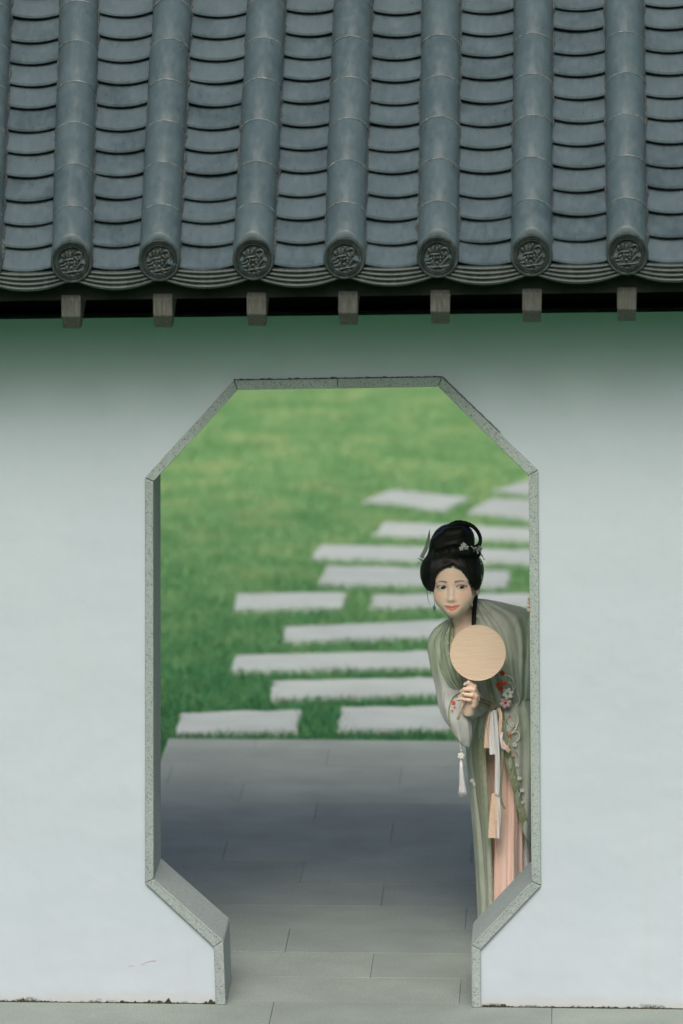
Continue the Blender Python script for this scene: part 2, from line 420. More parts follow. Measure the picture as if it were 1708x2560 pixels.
def base_crust(xa, xb, amp):
    n = int((xb-xa)/.006); xs = np.linspace(xa, xb, n)
    env = np.interp(xs, np.linspace(xa, xb, 24), rng.uniform(.05, 1, 24)**2)
    crumb_strip('mould_crust', np.stack([xs, 0*xs, 0*xs+.0005], 1), .002, M_MOULD, amp, -.003-.002, .009) if amp < 0 else None
    v = []; f = []
    for i, x in enumerate(xs):
        h = .0025+env[i]*abs(rng.normal(0, amp)); d = .004+env[i]*rng.uniform(0, .005)
        v += [(x, -.0005-d, -.004), (x, -.0005-d*.7, h*.5), (x, -.0012, h), (x, .004, h), (x, .004, -.004)]
    for i in range(n-1):
        for k in range(5): k2 = (k+1) % 5; f.append((5*i+k, 5*i+k2, 5*i+5+k2, 5*i+5+k))
    f.append((0, 1, 2, 3, 4)); f.append(tuple(5*n-1-k for k in range(5)))
    bm_obj('mould_crust', bm_from(v, f), M_MOULD, gw)
base_crust(-2.4, outw[0][0]-.004, .012); base_crust(outw[-1][0]+.004, 2.2, .006)
M_SCUFF = plain('red_scuff', (.50, .36, .38), .9, .2, .2)
for st in ([(353, 2413), (362, 2407), (376, 2403), (391, 2402)], [(321, 2415), (330, 2414), (337, 2416)]):
    pts = [on_y(a, b, -.0003) for a, b in st]; vv_, ff_ = tube_vf(spline(pts, 10), np.array([.0004]+[.0011]*8+[.0004]), 5); bm_obj('scuff_mark', bm_from(vv_, ff_), M_SCUFF, gw)
# ------------------------------------------------------------------ roof
D2S = 1.08929
DISC = [(165,598),(366,594),(582,592),(791,590),(1005,587),(1220,583),(1440,580)]
TOPX = [181.5, 396, 612, 811, 1013.5, 1225, 1433.5]
YE = -.46
discs = [on_y(x*D2S, y*D2S, YE) for x, y in DISC]
e_ax = discs[-1]-discs[0]; e_ax /= np.linalg.norm(e_ax)
ALPHA = math.radians(42); u_ax = np.array([0, math.cos(ALPHA), math.sin(ALPHA)]); u_ax -= e_ax*np.dot(u_ax, e_ax); u_ax /= np.linalg.norm(u_ax)
n_ax = np.cross(e_ax, u_ax)
tops = [on_plane(x*D2S, 0, discs[3], n_ax) for x in TOPX]
sp = np.mean([np.linalg.norm(discs[i+1]-discs[i]) for i in range(6)])
def proj_plane(p): return p-n_ax*np.dot(p-discs[3], n_ax)
rolls = [(proj_plane(a), b) for a, b in zip(discs, tops)]
for k in range(4):
    a, b = rolls[0]; rolls.insert(0, (a-e_ax*sp*.98, b-e_ax*sp*.985))
    a, b = rolls[-1]; rolls.append((a+e_ax*sp, b+e_ax*sp))
RR = .5*93*D2S/F*np.linalg.norm(discs[3]-CAM)
SLOPE_VIS = np.linalg.norm(tops[3]-rolls[7][0]); SLOPE = SLOPE_VIS+.36
print('roll radius', RR, 'spacing', sp, 'slope vis', SLOPE_VIS, 'top wall z', ZL, ZR, 'cam', CAM, 'px/m', PXM)
seg_len = SLOPE_VIS/((587)/94.5)
def frame_mat(origin, d, nrm):
    d = d/np.linalg.norm(d); x = np.cross(d, nrm); x /= np.linalg.norm(x); z = np.cross(x, d)
    m = Matrix((x.tolist(), d.tolist(), z.tolist())).transposed().to_4x4(); m.translation = Vector(origin.tolist()); return m
# roll tile: local x across, y up the slope, z out of the roof
def roll_tile_mesh(L, plumb=False):
    prof = []
    ns = 14
    for r in (RR, RR-.014):
        prof.append([(r*math.cos(math.pi*k/ns-0.12*math.cos(math.pi*k/ns)*0), r*math.sin(math.pi*k/ns)) for k in range(ns+1)])
    v = []; f = []
    ys = [0, .003, L-.003, L]; sc = [.985, 1, 1, .985]
    for y, s in zip(ys, sc):
        for (x, z) in prof[0]: v.append((x*s, y+(z*math.tan(ALPHA) if plumb and y < .01 else 0), z*s-.004))
    n = ns+1
    for j in range(3):
        for k in range(ns): f.append((j*n+k, j*n+k+1, (j+1)*n+k+1, (j+1)*n+k))
    b = len(v)
    for y in (0, L):
        for (x, z) in prof[1]: v.append((x, y+(z*math.tan(ALPHA) if plumb and y < .01 else 0), z-.004))
    for k in range(ns):
        f.append((k+1, k, b+k, b+k+1)); f.append((3*n+k, 3*n+k+1, b+n+k+1, b+n+k)); f.append((b+k+1, b+k, b+n+k, b+n+k+1))
    f.append((0, n, 2*n, 3*n, b+n, b)); f.append((ns, b+ns, b+n+ns, 3*n+ns, 2*n+ns, n+ns))
    me = mesh_data('roll_tile', v, f, M_ROLL, True, 40)
    return me
me_roll = roll_tile_mesh(seg_len-.0022)
me_roll_first = roll_tile_mesh(seg_len-.0022, True)
# eave disc: turned profile, facing the viewer side of the wall (local z = outwards)
def disc_mesh():
    R = RR*1.04
    prof = [(R*.0, -.007), (R*.62, -.007), (R*.66, .002), (R*.70, .0045), (R*.735, -.001), (R*.765, -.001), (R*.80, .0055), (R*.835, -.001), (R*.865, -.001), (R*.90, .006), (R*.96, .006), (R, .002), (R, -.022), (0, -.022)]
    ns = 44; v = []; f = []
    for r, z in prof:
        if r == 0: v.append((0, 0, z)); continue
        for k in range(ns): t = 2*math.pi*k/ns; v.append((r*math.cos(t), r*math.sin(t), z))
    st = [0]; c = 1
    for r, z in prof[1:-1]: st.append(c); c += ns
    last = c
    for k in range(ns): f.append((0, 1+k, 1+(k+1) % ns))
    for a, b in zip(st[1:], st[2:]):
        for k in range(ns): k2 = (k+1) % ns; f.append((a+k, b+k, b+k2, a+k2))
    for k in range(ns): f.append((last, st[-1]+(k+1) % ns, st[-1]+k))
    return mesh_data('eave_disc', v, f, M_EDGE, True, 50)
STROKES = [[(1085,215),(1092,240),(1108,252)],[(1125,195),(1128,225),(1136,252)],[(1165,200),(1160,228),(1152,252)],[(1188,182),(1180,215)],
 [(1058,292),(1085,290),(1112,272),(1150,266),(1190,262)],[(1058,326),(1100,318),(1122,296)],[(1140,282),(1141,322)],[(1152,296),(1184,298)],
 [(1062,352),(1112,348),(1128,322)],[(1150,342),(1182,344)],[(1131,322),(1134,374)],[(1068,376),(1110,386),(1180,376),(1236,372),(1284,352)],
 [(1190,226),(1216,210),(1246,206),(1262,232),(1254,276)],[(1198,240),(1214,258),(1226,276),(1240,256),(1246,238)],[(1226,276),(1220,306)],
 [(1272,280),(1246,306),(1220,338),(1196,364)],[(1188,318),(1208,326)],[(1188,280),(1200,300),(1186,318)]]
def strokes_mesh():
    parts = []
    for s in STROKES:
        p = [((x-1172)/190*RR*1.04, -(y-290)/190*RR*1.04-.001, -.0032) for x, y in s]
        p = spline(p, 4*len(p)) if len(p) > 2 else np.array([p[0], np.mean(p, axis=0), p[1]])
        n = len(p); r = .0054*np.sin(np.linspace(.35, math.pi-.35, n))**.4
        parts.append(tube_vf(p, r, 6))
    v, f = join_vf(parts); return mesh_data('character_relief', v, f, M_EDGE, True, 60)
me_disc = disc_mesh(); me_str = strokes_mesh()
# pan tile: concave arc, local x across, y up the slope, z out of the roof
PANR = .25; ROWP = SLOPE_VIS/(587/52.6)
def pan_mesh(half, L, th_=.0075, sag=None):
    ns = 10; A = half/PANR; v = []; f = []
    for y, lift in ((0, .0), (.004, 0.003), (L, 0.0)):
        for k in range(ns+1):
            t = -A+2*A*k/ns; v.append((PANR*math.sin(t), y, PANR*(1-math.cos(t))+lift-(.003 if y == 0 else 0)))
    n = ns+1; b = len(v)
    for y in (0, L):
        for k in range(ns+1):
            t = -A+2*A*k/ns; v.append(((PANR+th_)*math.sin(t), y+.002*(y == 0), PANR-(PANR+th_)*math.cos(t)))
    for j in range(2):
        for k in range(ns): f.append((j*n+k, j*n+k+1, (j+1)*n+k+1, (j+1)*n+k))
    for k in range(ns):
        f.append((k+1, k, b+k, b+k+1)); f.append((b+k+1, b+k, b+n+k, b+n+k+1)); f.append((2*n+k, 2*n+k+1, b+n+k+1, b+n+k))
    f.append((0, n, 2*n, b+n, b)); f.append((ns, b+ns, b+n+ns, 2*n+ns, n+ns))
    return mesh_data('pan_tile', v, f, M_PAN, True, 50)
me_pan = pan_mesh(.125, ROWP*1.75)
roof_loc = (0, .3, float(discs[3][2]))
deck = None
# roof deck under the tiles, both slopes, and the timber below
ridge0 = discs[3]+u_ax*SLOPE
def deck_quad(xa, xb):
    def P(x, s, off): return discs[3]+e_ax*(x-discs[3][0])+u_ax*s-n_ax*off
    RY = ridge0[1]
    def back(p): q = p.copy(); q[1] = 2*RY-p[1]; return q
    low = P(0, .03, .055)
    pts = [P(0, .03, .06), P(0, SLOPE, .06), back(P(0, .03, .06)), back(P(0, .03, .11)), P(0, SLOPE, .11), P(0, .03, .11)]
    A = [p+e_ax*xa for p in pts]; B = [p+e_ax*xb for p in pts]
    return prism(A, B)
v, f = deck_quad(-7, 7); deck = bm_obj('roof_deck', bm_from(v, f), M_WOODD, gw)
roof = bpy.data.objects.new('tile_roof', None); link(roof, gw, Matrix.Translation(Vector(roof_loc)))
# plain rear slope covering and the far ends, out of the photograph's sight
def cover(xa, xb, s0, name):
    def P(x, s, off): return discs[3]+e_ax*x+u_ax*s+n_ax*off
    RY = ridge0[1]
    def back(p): q = p.copy(); q[1] = 2*RY-p[1]; return q
    pts = [P(0, s0, .0), P(0, SLOPE, .0), P(0, SLOPE, -.058), P(0, s0, -.058)]
    pts = [back(p) for p in pts]
    v, f = prism([p+e_ax*xa for p in pts], [p+e_ax*xb for p in pts]); bm_obj(name, bm_from(v, f), M_PAN, gw)
cover(-7, 7, 0.0, 'rear_slope')
rg = [ridge0+n_ax*.03+np.array([0, 0, -.03])+e_ax*x for x in (-7, 7)]
v, f = box(-7, 7, -.09, .09, -.06, .22); v = [ridge0+e_ax*p[0]+np.array([0, p[1], p[2]]) for p in v]; bm_obj('ridge', bm_from(v, f, .02, 2), M_ROLL, gw)
for (xa, xb) in ((-7, rolls[0][0][0]-discs[3][0]), (rolls[-1][0][0]-discs[3][0], 7)):
    def P(x, s, off): return discs[3]+e_ax*x+u_ax*s+n_ax*off
    pts = [P(0, 0, -.01), P(0, SLOPE, -.01), P(0, SLOPE, -.057), P(0, 0, -.057)]
    v, f = prism([p+e_ax*xa for p in pts], [p+e_ax*xb for p in pts]); bm_obj('end_slope', bm_from(v, f), M_PAN, gw)
M_JOINTM = plain('pale_joint_mortar', (.19, .22, .215), .9, .2, .5, 60)
def joint_mesh():
    ns = 22; v = []; f = []; st = np.abs(np.convolve(rng.normal(0, 1, ns+5), np.ones(4)/4, 'valid'))
    for k in range(ns+1):
        t = math.pi*(.06+.88*k/ns); hw = .0006+.0014*min(1.6, st[min(k, len(st)-1)])
        for y_, r_ in ((-hw, RR-.004), (-hw, RR+.0005), (hw, RR+.0005), (hw, RR-.004)): v.append((r_*math.cos(t), y_, r_*math.sin(t)-.004))
    for k in range(ns):
        for q in range(4): q2 = (q+1) % 4; f.append((4*k+q, 4*k+q2, 4*k+4+q2, 4*k+4+q))
    f.append((0, 1, 2, 3)); f.append((4*ns+3, 4*ns+2, 4*ns+1, 4*ns)); return mesh_data('mortar_joint', v, f, M_JOINTM)
ME_J = [joint_mesh() for _ in range(5)]
disc_dir = np.array([.0, -1.0, .10]); disc_dir /= np.linalg.norm(disc_dir)
for (a, b) in rolls:
    d = b-a; d /= np.linalg.norm(d)
    s = .0; i = 0
    while s < SLOPE-.02:
        j = d*0
        L = seg_len
        o = a+d*s+n_ax*rng.normal(0, .0008)+e_ax*rng.normal(0, .0009)
        m = frame_mat(o, d+e_ax*rng.normal(0, .003), n_ax); obj('roll_tile', me_roll if i else me_roll_first, roof, m)
        if i: obj('mortar_joint', ME_J[int(rng.integers(5))], roof, frame_mat(a+d*(s-.0011), d+e_ax*rng.normal(0, .015), n_ax))
        s += L; i += 1
    # lime bed under the roll: ragged edges show beside it, and at each tile joint
    v = []; f = []; n = int(SLOPE/.012); ns = 8
    WW = [np.convolve(rng.uniform(-.004, .009, n+5)+(rng.random(n+5) < .1)*.008, np.ones(4)/4, 'same') for _ in range(2)]
    for q in range(n+1):
        y = .012+(SLOPE-.012)*q/n; wl, wr = WW[0][q+2], WW[1][q+2]
        for k in range(ns+1):
            t = math.pi*k/ns; r = RR-.0026
            x, z = r*math.cos(t), r*math.sin(t)-.004
            if k == 0: x = RR+wr; z = -.034+rng.uniform(0, .01)
            if k == ns: x = -RR-wl; z = -.034+rng.uniform(0, .01)
            if k == 1: x = RR-.001+wr*.6; z = -.010+rng.uniform(-.006, .004)
            if k == ns-1: x = -RR+.001-wl*.6; z = -.010+rng.uniform(-.006, .004)
            v.append((x, max(y, z*math.tan(ALPHA)+.008), z))
    for q in range(n):
        for k in range(ns): f.append((q*(ns+1)+k, q*(ns+1)+k+1, (q+1)*(ns+1)+k+1, (q+1)*(ns+1)+k))
    obj('mortar_bed', mesh_data('mortar_bed', v, f, M_MORTAR), roof, frame_mat(a, d, n_ax))
    m = Matrix.Identity(4)
    zc = -disc_dir; x = np.array([1., 0, 0]); x = e_ax; zz = disc_dir; yy = np.cross(zz, x); x = np.cross(yy, zz)
    m = Matrix((x.tolist(), yy.tolist(), zz.tolist())).transposed().to_4x4()
    jr = Matrix.Rotation(rng.normal(0, .05), 4, 'Z')
    c = a+np.array([0, -.006, .0])-n_ax*.004; m.translation = Vector(c.tolist()); m = m @ jr
    dk = obj('eave_disc', me_disc, gw, m); obj('character_relief', me_str, dk, m)
# pan tiles and drip tiles between the rolls
def drip_mesh(wd):
    ns, nv = 20, 33; v = []; f = []
    ch = wd/2
    for j in range(nv):
        q = j/(nv-1)
        for k in range(ns+1):
            t = -1+2*k/ns; x = t*ch
            top = .016*t*t; bot = -.060+.036*t*t
            z = top+(bot-top)*q
            y = -.0085*abs(math.sin(math.pi*4*q))**.7-.010*q
            v.append((x, y, z))
    n = ns+1
    for j in range(nv-1):
        for k in range(ns): f.append((j*n+k, (j+1)*n+k, (j+1)*n+k+1, j*n+k+1))
    b = len(v)
    for q in (0, 1):
        for k in range(ns+1):
            t = -1+2*k/ns; v.append((t*ch, .016-.010*q, (.016*t*t) if q == 0 else (-.060+.036*t*t)))
    for k in range(ns):
        f.append((b+k, k, k+1, b+k+1)); f.append(((nv-1)*n+k, b+n+k, b+n+k+1, (nv-1)*n+k+1)); f.append((b+k, b+k+1, b+n+k+1, b+n+k))
    return mesh_data('drip_tile', v, f, M_EDGE, True, 80)
me_drip = drip_mesh(sp*1.02)
for i in range(len(rolls)-1):
    a = (rolls[i][0]+rolls[i+1][0])/2; b = (rolls[i][1]+rolls[i+1][1])/2; d = b-a; d /= np.linalg.norm(d)
    ph = rng.uniform(-.2, .2)*ROWP
    wid = np.linalg.norm(rolls[i+1][0]-rolls[i][0])
    s = -.015; r = 0
    while s < SLOPE-.05:
        # every tile lies on the one below, so it is tipped a little up at its lower edge
        tip = math.atan(.0200/ROWP)
        dd = d*math.cos(tip)-n_ax*math.sin(tip); nn = n_ax*math.cos(tip)+d*math.sin(tip)
        o = a+d*(s+rng.normal(0, .003))-n_ax*(.040-.011)+e_ax*rng.normal(0, .0015)
        roll_j = rng.normal(0, .012)
        m = frame_mat(o, dd+e_ax*rng.normal(0, .012), nn+e_ax*roll_j); m = m @ Matrix.Diagonal((wid/sp, 1, 1, 1))
        obj('pan_tile', me_pan, roof, m); s += ROWP if r else ROWP*1.0+ph*.3; r += 1
    m = Matrix.Identity(4); x = e_ax; zz = np.array([0, 0, 1.]); yy = np.cross(zz, x); zz = np.cross(x, yy)
    m = Matrix((x.tolist(), yy.tolist(), zz.tolist())).transposed().to_4x4()
    c = a+d*(-.020)-n_ax*.032; m.translation = Vector(c.tolist()); m = m @ Matrix.Diagonal((wid/sp, 1, 1, 1))
    obj('drip_tile', me_drip, roof, m)
# fascia board, rafters, dark board above the plaster
FAS_Y = YE+.05
zf = lambda x: on_y(854, 741, FAS_Y)[2]+(e_ax[2]/e_ax[0])*(x-on_y(854, 741, FAS_Y)[0])
def tilted_box(x0, x1, y0, y1, za, zb, name, mat, bev=0.):
    v, f = box(x0, x1, y0, y1, 0, 1); v = [(p[0], p[1], zf(p[0])+za+(zb-za)*p[2]) for p in v]
    return bm_obj(name, bm_from(v, f, bev), mat, gw)
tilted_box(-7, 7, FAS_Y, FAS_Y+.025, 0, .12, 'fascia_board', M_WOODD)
RAF = [(141,186,197),(352,396,407),(567,611,622),(777,821,829),(988,1033,1042),(1199,1243,1252),(1417,1460,1467)]
rxs = [on_y((a+b)/2*D2S, 715*D2S, FAS_Y)[0] for a, b, c in RAF]
spr = (rxs[-1]-rxs[0])/6
rxs = [rxs[0]-spr*k for k in (4, 3, 2, 1)]+rxs+[rxs[-1]+spr*k for k in (1, 2, 3, 4)]
rw = 45*D2S/F*np.linalg.norm(np.array([0, FAS_Y, 2.4])-CAM)/2
hh = lambda p: p*D2S/F*np.linalg.norm(np.array([0, FAS_Y, 2.4])-CAM)
for x in rxs:
    z0 = zf(x)
    y0 = FAS_Y+.005; h1 = hh(38); h2 = hh(68)
    prof = [(y0, z0+.03), (y0-.012, z0-.002), (y0-.012, z0-h1), (y0+.020, z0-h2), (y0+.06, z0-h2+.004), (TW+.1, z0-h2+.30), (TW+.1, z0+.36), (y0+.05, z0+.075)]
    tap = [1, 1, .98, .90, .90, .98, 1, 1]
    prof_l = [(x-rw*k, p[0], p[1]) for p, k in zip(prof, tap)]; prof_r = [(x+rw*k, p[0], p[1]) for p, k in zip(prof, tap)]
    v, f = prism(prof_l, prof_r); bm_obj('rafter', bm_from(v, f, .002), M_RAFTER, gw)
def wall_cap():
    v, f = box(-7, 7, .13, TW, 0, 1); v = [(p[0], p[1], top_z(max(-2.5, min(2.5, p[0])))-.02+p[2]*.42) for p in v]
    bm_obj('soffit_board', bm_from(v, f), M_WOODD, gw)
wall_cap()
#PERSON#
# ------------------------------------------------------------------ the person
def P(px, py, Y): return on_y(px, py, Y)
def ell(p, c, r):
    q = p-np.asarray(c, np.float32); r = np.asarray(r, np.float32)
    k0 = np.linalg.norm(q/r, axis=-1); k1 = np.linalg.norm(q/(r*r), axis=-1); return k0*(k0-1)/np.maximum(k1, 1e-6)
def cap(p, a, b, ra, rb):
    a = np.asarray(a, np.float32); b = np.asarray(b, np.float32); pa = p-a; ba = b-a
    h = np.clip((pa@ba)/max(1e-9, float(ba@ba)), 0, 1); return np.linalg.norm(pa-h[..., None]*ba, axis=-1)-(ra+(rb-ra)*h)
def smin(a, b, k): h = np.clip(.5+.5*(b-a)/k, 0, 1); return b+(a-b)*h-k*h*(1-h)
def smax(a, b, k): return -smin(-a, -b, k)
def chain(p, pts, rs, k=.004):
    d = None
    for a, b, ra, rb in zip(pts, pts[1:], rs, rs[1:]):
        e = cap(p, a, b, ra, rb); d = e if d is None else smin(d, e, k)
    return d
def surfnet(fn, lo, hi, h):
    lo = np.asarray(lo, float); n = np.ceil((np.asarray(hi)-lo)/h).astype(int)+1
    ax = [lo[i]+h*np.arange(n[i]) for i in range(3)]
    V = np.empty(n, np.float32)
    for i0 in range(0, n[0], 24):
        g = np.stack(np.meshgrid(ax[0][i0:i0+24], ax[1], ax[2], indexing='ij'), -1).astype(np.float32); V[i0:i0+24] = fn(g)
    ins = V < 0; off = [(i, j, k) for i in (0, 1) for j in (0, 1) for k in (0, 1)]
    sl = lambda A, o: A[o[0]:n[0]-1+o[0], o[1]:n[1]-1+o[1], o[2]:n[2]-1+o[2]]
    cnt = sum(sl(ins, o).astype(np.int8) for o in off); mask = (cnt > 0) & (cnt < 8); idx = np.argwhere(mask)
    cv = np.stack([V[idx[:, 0]+o[0], idx[:, 1]+o[1], idx[:, 2]+o[2]] for o in off], 1)
    acc = np.zeros((len(idx), 3)); w_ = np.zeros(len(idx))
    for a in range(8):
        for b in range(a+1, 8):
            oa, ob = np.array(off[a]), np.array(off[b])
            if abs(oa-ob).sum() != 1: continue
            s = (cv[:, a] < 0) != (cv[:, b] < 0); t = cv[s, a]/(cv[s, a]-cv[s, b])
            acc[s] += oa+t[:, None]*(ob-oa); w_[s] += 1
    verts = lo+h*(idx+acc/w_[:, None]); vid = -np.ones(mask.shape, np.int64); vid[mask] = np.arange(len(idx)); Q = []
    for a in range(3):
        b, c = (a+1) % 3, (a+2) % 3
        A = np.moveaxis(ins, (a, b, c), (0, 1, 2)); W = np.moveaxis(vid, (a, b, c), (0, 1, 2))
        ch = A[:-1, 1:-1, 1:-1] != A[1:, 1:-1, 1:-1]; e = np.argwhere(ch); i, j, k = e[:, 0], e[:, 1]+1, e[:, 2]+1
        q = np.stack([W[i, j-1, k-1], W[i, j, k-1], W[i, j, k], W[i, j-1, k]], 1); fl = ~A[i, j, k]; q[fl] = q[fl][:, ::-1]; Q.append(q)
    return verts, np.concatenate(Q)
def vcol(me, c):
    at = me.color_attributes.new('col', 'FLOAT_COLOR', 'POINT'); a = np.ones((len(c), 4), np.float32); a[:, :3] = c; at.data.foreach_set('color', a.ravel())
person = thing('person', 'woman in sheer sage green embroidered robe and peach skirt leaning out past the doorway', 'person', tuple(on_z(1275, 2370)))
# ---- head frame: local x = across the face (picture right), y = up, z = forward
yaw, rollh, pitch_h = math.radians(-9), math.radians(3.5), math.radians(-4)
def part_obj(name, vf, mat, parent=person, smooth=True): return obj(name, mesh_data(name, vf[0], vf[1], mat, smooth), parent)
Rm = (Matrix.Rotation(rollh, 3, Vector((0, -1, 0))) @ Matrix.Rotation(yaw, 3, 'Z') @ Matrix.Rotation(pitch_h, 3, 'X'))
Rn = np.array(Rm); Bx, By, Bz = Rn@np.array([1, 0, 0.]), Rn@np.array([0, 0, 1.]), Rn@np.array([0, -1., 0])
B3 = np.stack([Bx, By, Bz], 1)
HEAD_Y = .68
anchor_local = np.array([0, 0, .085])
HO = P(1128.5, 1469, HEAD_Y-.085) - B3@anchor_local
def h2w(v): return HO+np.asarray(v)@B3.T
def w2h(p): return (np.asarray(p)-HO)@B3
def Hp(x, y, z=.06): # close-up of the head: pixel and depth in front of the head's middle, to head space
    return w2h(P(1000+x*.1658, 1290+y*.1658, HEAD_Y-z))
nb = w2h(P(1165, 1592, .735)); cl = w2h(P(1120, 1606, .715)); cr = w2h(P(1262, 1562, .775)); chst = w2h(P(1195, 1660, .76))
EYE = [(-.0335, .0, .0705), (.0335, .0, .0705)]; ER = .0165
LIPY = -.069
def head_sdf(p):
    m = p.copy(); m[..., 0] = np.abs(m[..., 0])
    d = ell(p, (0, .048, -.018), (.076, .088, .095))
    d = smin(d, ell(p, (0, -.018, .030), (.0655, .080, .057)), .03)
    d = smin(d, ell(p, (0, -.060, .046), (.034, .032, .035)), .034)
    d = smin(d, cap(m, (.050, -.028, .008), (.008, -.0855, .062), .015, .010), .028)
    d = smin(d, ell(p, (0, -.0855, .069), (.0130, .0125, .013)), .022)
    d = smin(d, ell(m, (.038, -.032, .056), (.027, .027, .023)), .03)
    d = smin(d, ell(p, (0, .048, .052), (.052, .036, .031)), .035)
    d = smin(d, cap(m, (.012, .020, .079), (.046, .022, .064), .005, .005), .02)
    d = smax(d, -ell(m, (.0345, .002, .102), (.0200, .0100, .0145)), .014)
    lid = np.linalg.norm(m-np.array([.0335, 0, .0705], np.float32), axis=-1)-(ER+.0014)
    d = smin(d, lid, .004)
    # almond opening between the lids
    q = m-np.array([.0338, .0006, .090], np.float32)
    alm = np.maximum(np.hypot(q[..., 0], q[..., 1]+.0165)-.0235, np.hypot(q[..., 0], q[..., 1]-.0220)-.0272)
    d = smax(d, -np.maximum(alm, -q[..., 2]-.016), .0012)
    # nose
    n_ = cap(p, (0, .008, .0815), (0, -.036, .0965), .0066, .0078)
    n_ = smin(n_, ell(p, (0, -.0400, .0975), (.0086, .0076, .0082)), .008)
    n_ = smin(n_, ell(m, (.0096, -.0425, .0900), (.0054, .0050, .0074)), .008)
    d = smin(d, n_, .013)
    d = smax(d, -ell(m, (.0056, -.0492, .0940), (.0028, .0014, .0036)), .002)
    # lips
    u = np.clip(m[..., 0]/.0245, 0, 1.2); smile = .0045*u*u
    lx = m[..., 0]
    d = smin(d, ell(p, (0, LIPY, .076), (.026, .017, .013)), .02)
    up_ = cap(m, (.005, LIPY+.0040, .0900), (.0240, LIPY+.0078, .0780), .0036, .0014)
    lo_ = cap(m, (.0, LIPY-.0048, .0905), (.0195, LIPY+.0030, .0805), .0052, .0016)
    d = smin(d, smin(up_, lo_, .0012), .0035)
    gro = cap(m, (0, LIPY+.0004, .0965), (.0262, LIPY+.0078, .082), .0011, .0009); d = smax(d, -gro, .0015)
    # ears, neck, shoulders
    d = smin(d, ell(m, (.0735, -.012, -.004), (.0085, .030, .018)), .008)
    d = smin(d, cap(p, (0, -.055, -.012), nb, .046, .046), .03)
    d = smin(d, cap(p, nb, cl, .040, .036), .05); d = smin(d, cap(p, nb, cr, .040, .036), .05)
    d = smin(d, cap(p, nb, chst, .05, .085), .05)
    return d
hv, hq = surfnet(head_sdf, (-.11, -.21, -.13), (.12, .16, .13), .0017)
x, y, z = hv.T; ax_ = np.abs(x)
skin = np.array([.95, .72, .60]); C = np.tile(skin, (len(hv), 1))
def blend(mask, c): 
    global C
    C = C*(1-mask[:, None])+np.asarray(c)*mask[:, None]
sst = lambda e0, e1, t: np.clip((t-e0)/(e1-e0), 0, 1)**2*(3-2*np.clip((t-e0)/(e1-e0), 0, 1))
blend(.40*np.exp(-(((ax_-.046)/.020)**2+((y+.026)/.018)**2))*(z > .02), (.78, .45, .38))
blend(.30*np.exp(-(((ax_-.036)/.018)**2+((y-.008)/.007)**2))*(z > .02), (.62, .40, .33))
u_ = ax_/.0262; sm_ = .0070*np.clip(u_, 0, 1.1)**1.6; topl = LIPY+.0074-.0058*np.clip(u_, 0, 1)**1.5-.0016*np.exp(-(ax_/.003)**2)+sm_; botl = LIPY-.0102*np.maximum(0, 1-u_**2)**.6+sm_
lm = sst(.0012, -.0008, y-topl)*sst(.0012, -.0008, botl-y)*(u_ < 1.0)*(z > .06); blend(lm*.9, (.80, .235, .155))
blend(.55*lm*sst(-.002, .002, y-(LIPY+.0006+sm_)), (.56, .17, .13))
blend(.75*np.exp(-(((y-(LIPY+.0006+sm_))/.0011)**2))*(u_ < 1.08)*(z > .06), (.25, .06, .05))
bx = (ax_-.013)/.036; by = .0190+.0045*np.sin(np.clip(bx, 0, 1)*2.1)-.0035*np.clip(bx, 0, 1)**2; bt = .0036*(1-.6*np.clip(bx, 0, 1))
bm_ = np.exp(-((y-by)/bt)**2)*sst(-.06, .10, bx)*sst(1.05, .8, bx)*(z > .02); blend(.88*bm_, (.065, .045, .038))
q1 = ax_-.0338; al = np.maximum(np.hypot(q1, y-.0006+.0165)-.0235, np.hypot(q1, y-.0006-.0220)-.0272)
blend(.92*np.exp(-(np.maximum(0, np.abs(al-.0008)-.0010)/.0010)**2)*(y > .0010-.10*q1)*(z > .05), (.025, .018, .016))
blend(.40*np.exp(-((al-.0010)/.0012)**2)*(y <= .001)*(z > .05), (.30, .16, .13))
blend(.2*np.exp(-(((ax_-.006)/.004)**2+((y+.0492)/.0022)**2))*(z > .08), (.30, .14, .11))
hw = h2w(hv)
# ---- arms, hands, torso, legs in world space
SR, ERb, WR = P(1118, 1604, .72), P(1131, 1778, .70), P(1171, 1779, .535)
SL, EL, WL = P(1258, 1562, .775), P(1385, 1640, .70), P(1352, 1528, .395)
PEL = P(1278, 1840, .82); HIPL, HIPR = P(1225, 1865, .82), P(1330, 1865, .82)
HY = .505
def hand_sdf(p):
    K = lambda *t: [P(*q) for q in t]
    d = chain(p, K((1171, 1779, .535), (1177, 1762, .528), (1186, 1744, .523)), (.019, .019, .018), .01)
    d = smin(d, chain(p, K((1171, 1768, .524), (1178, 1752, .520)), (.013, .013)), .012)
    F_ = [  # knuckle, first bend, second bend, tip
      (K((1190, 1731, .522), (1187, 1715, .500), (1172, 1705, .490), (1162, 1711, .497)), (.0085, .0074, .0066, .0055)),
      (K((1193, 1738, .524), (1184, 1724, .492), (1162, 1723, .484), (1153, 1728, .497)), (.0088, .0078, .0070, .0058)),
      (K((1194, 1749, .524), (1180, 1738, .489), (1158, 1736, .482), (1149, 1741, .496)), (.0086, .0075, .0067, .0056)),
      (K((1191, 1759, .524), (1174, 1750, .491), (1154, 1747, .485), (1144, 1749, .496)), (.0080, .0066, .0058, .0050))]
    for pts, rs in F_: d = smin(d, chain(p, pts, rs, .003), .0035)
    d = smin(d, chain(p, K((1184, 1762, .512), (1188, 1740, .500), (1178, 1719, .493), (1174, 1708, .494)), (.0125, .0095, .0078, .0060), .004), .005)
    return smin(d, chain(p, [WR, ERb], (.0185, .024)), .012)
c0 = P(1168, 1745, .52)
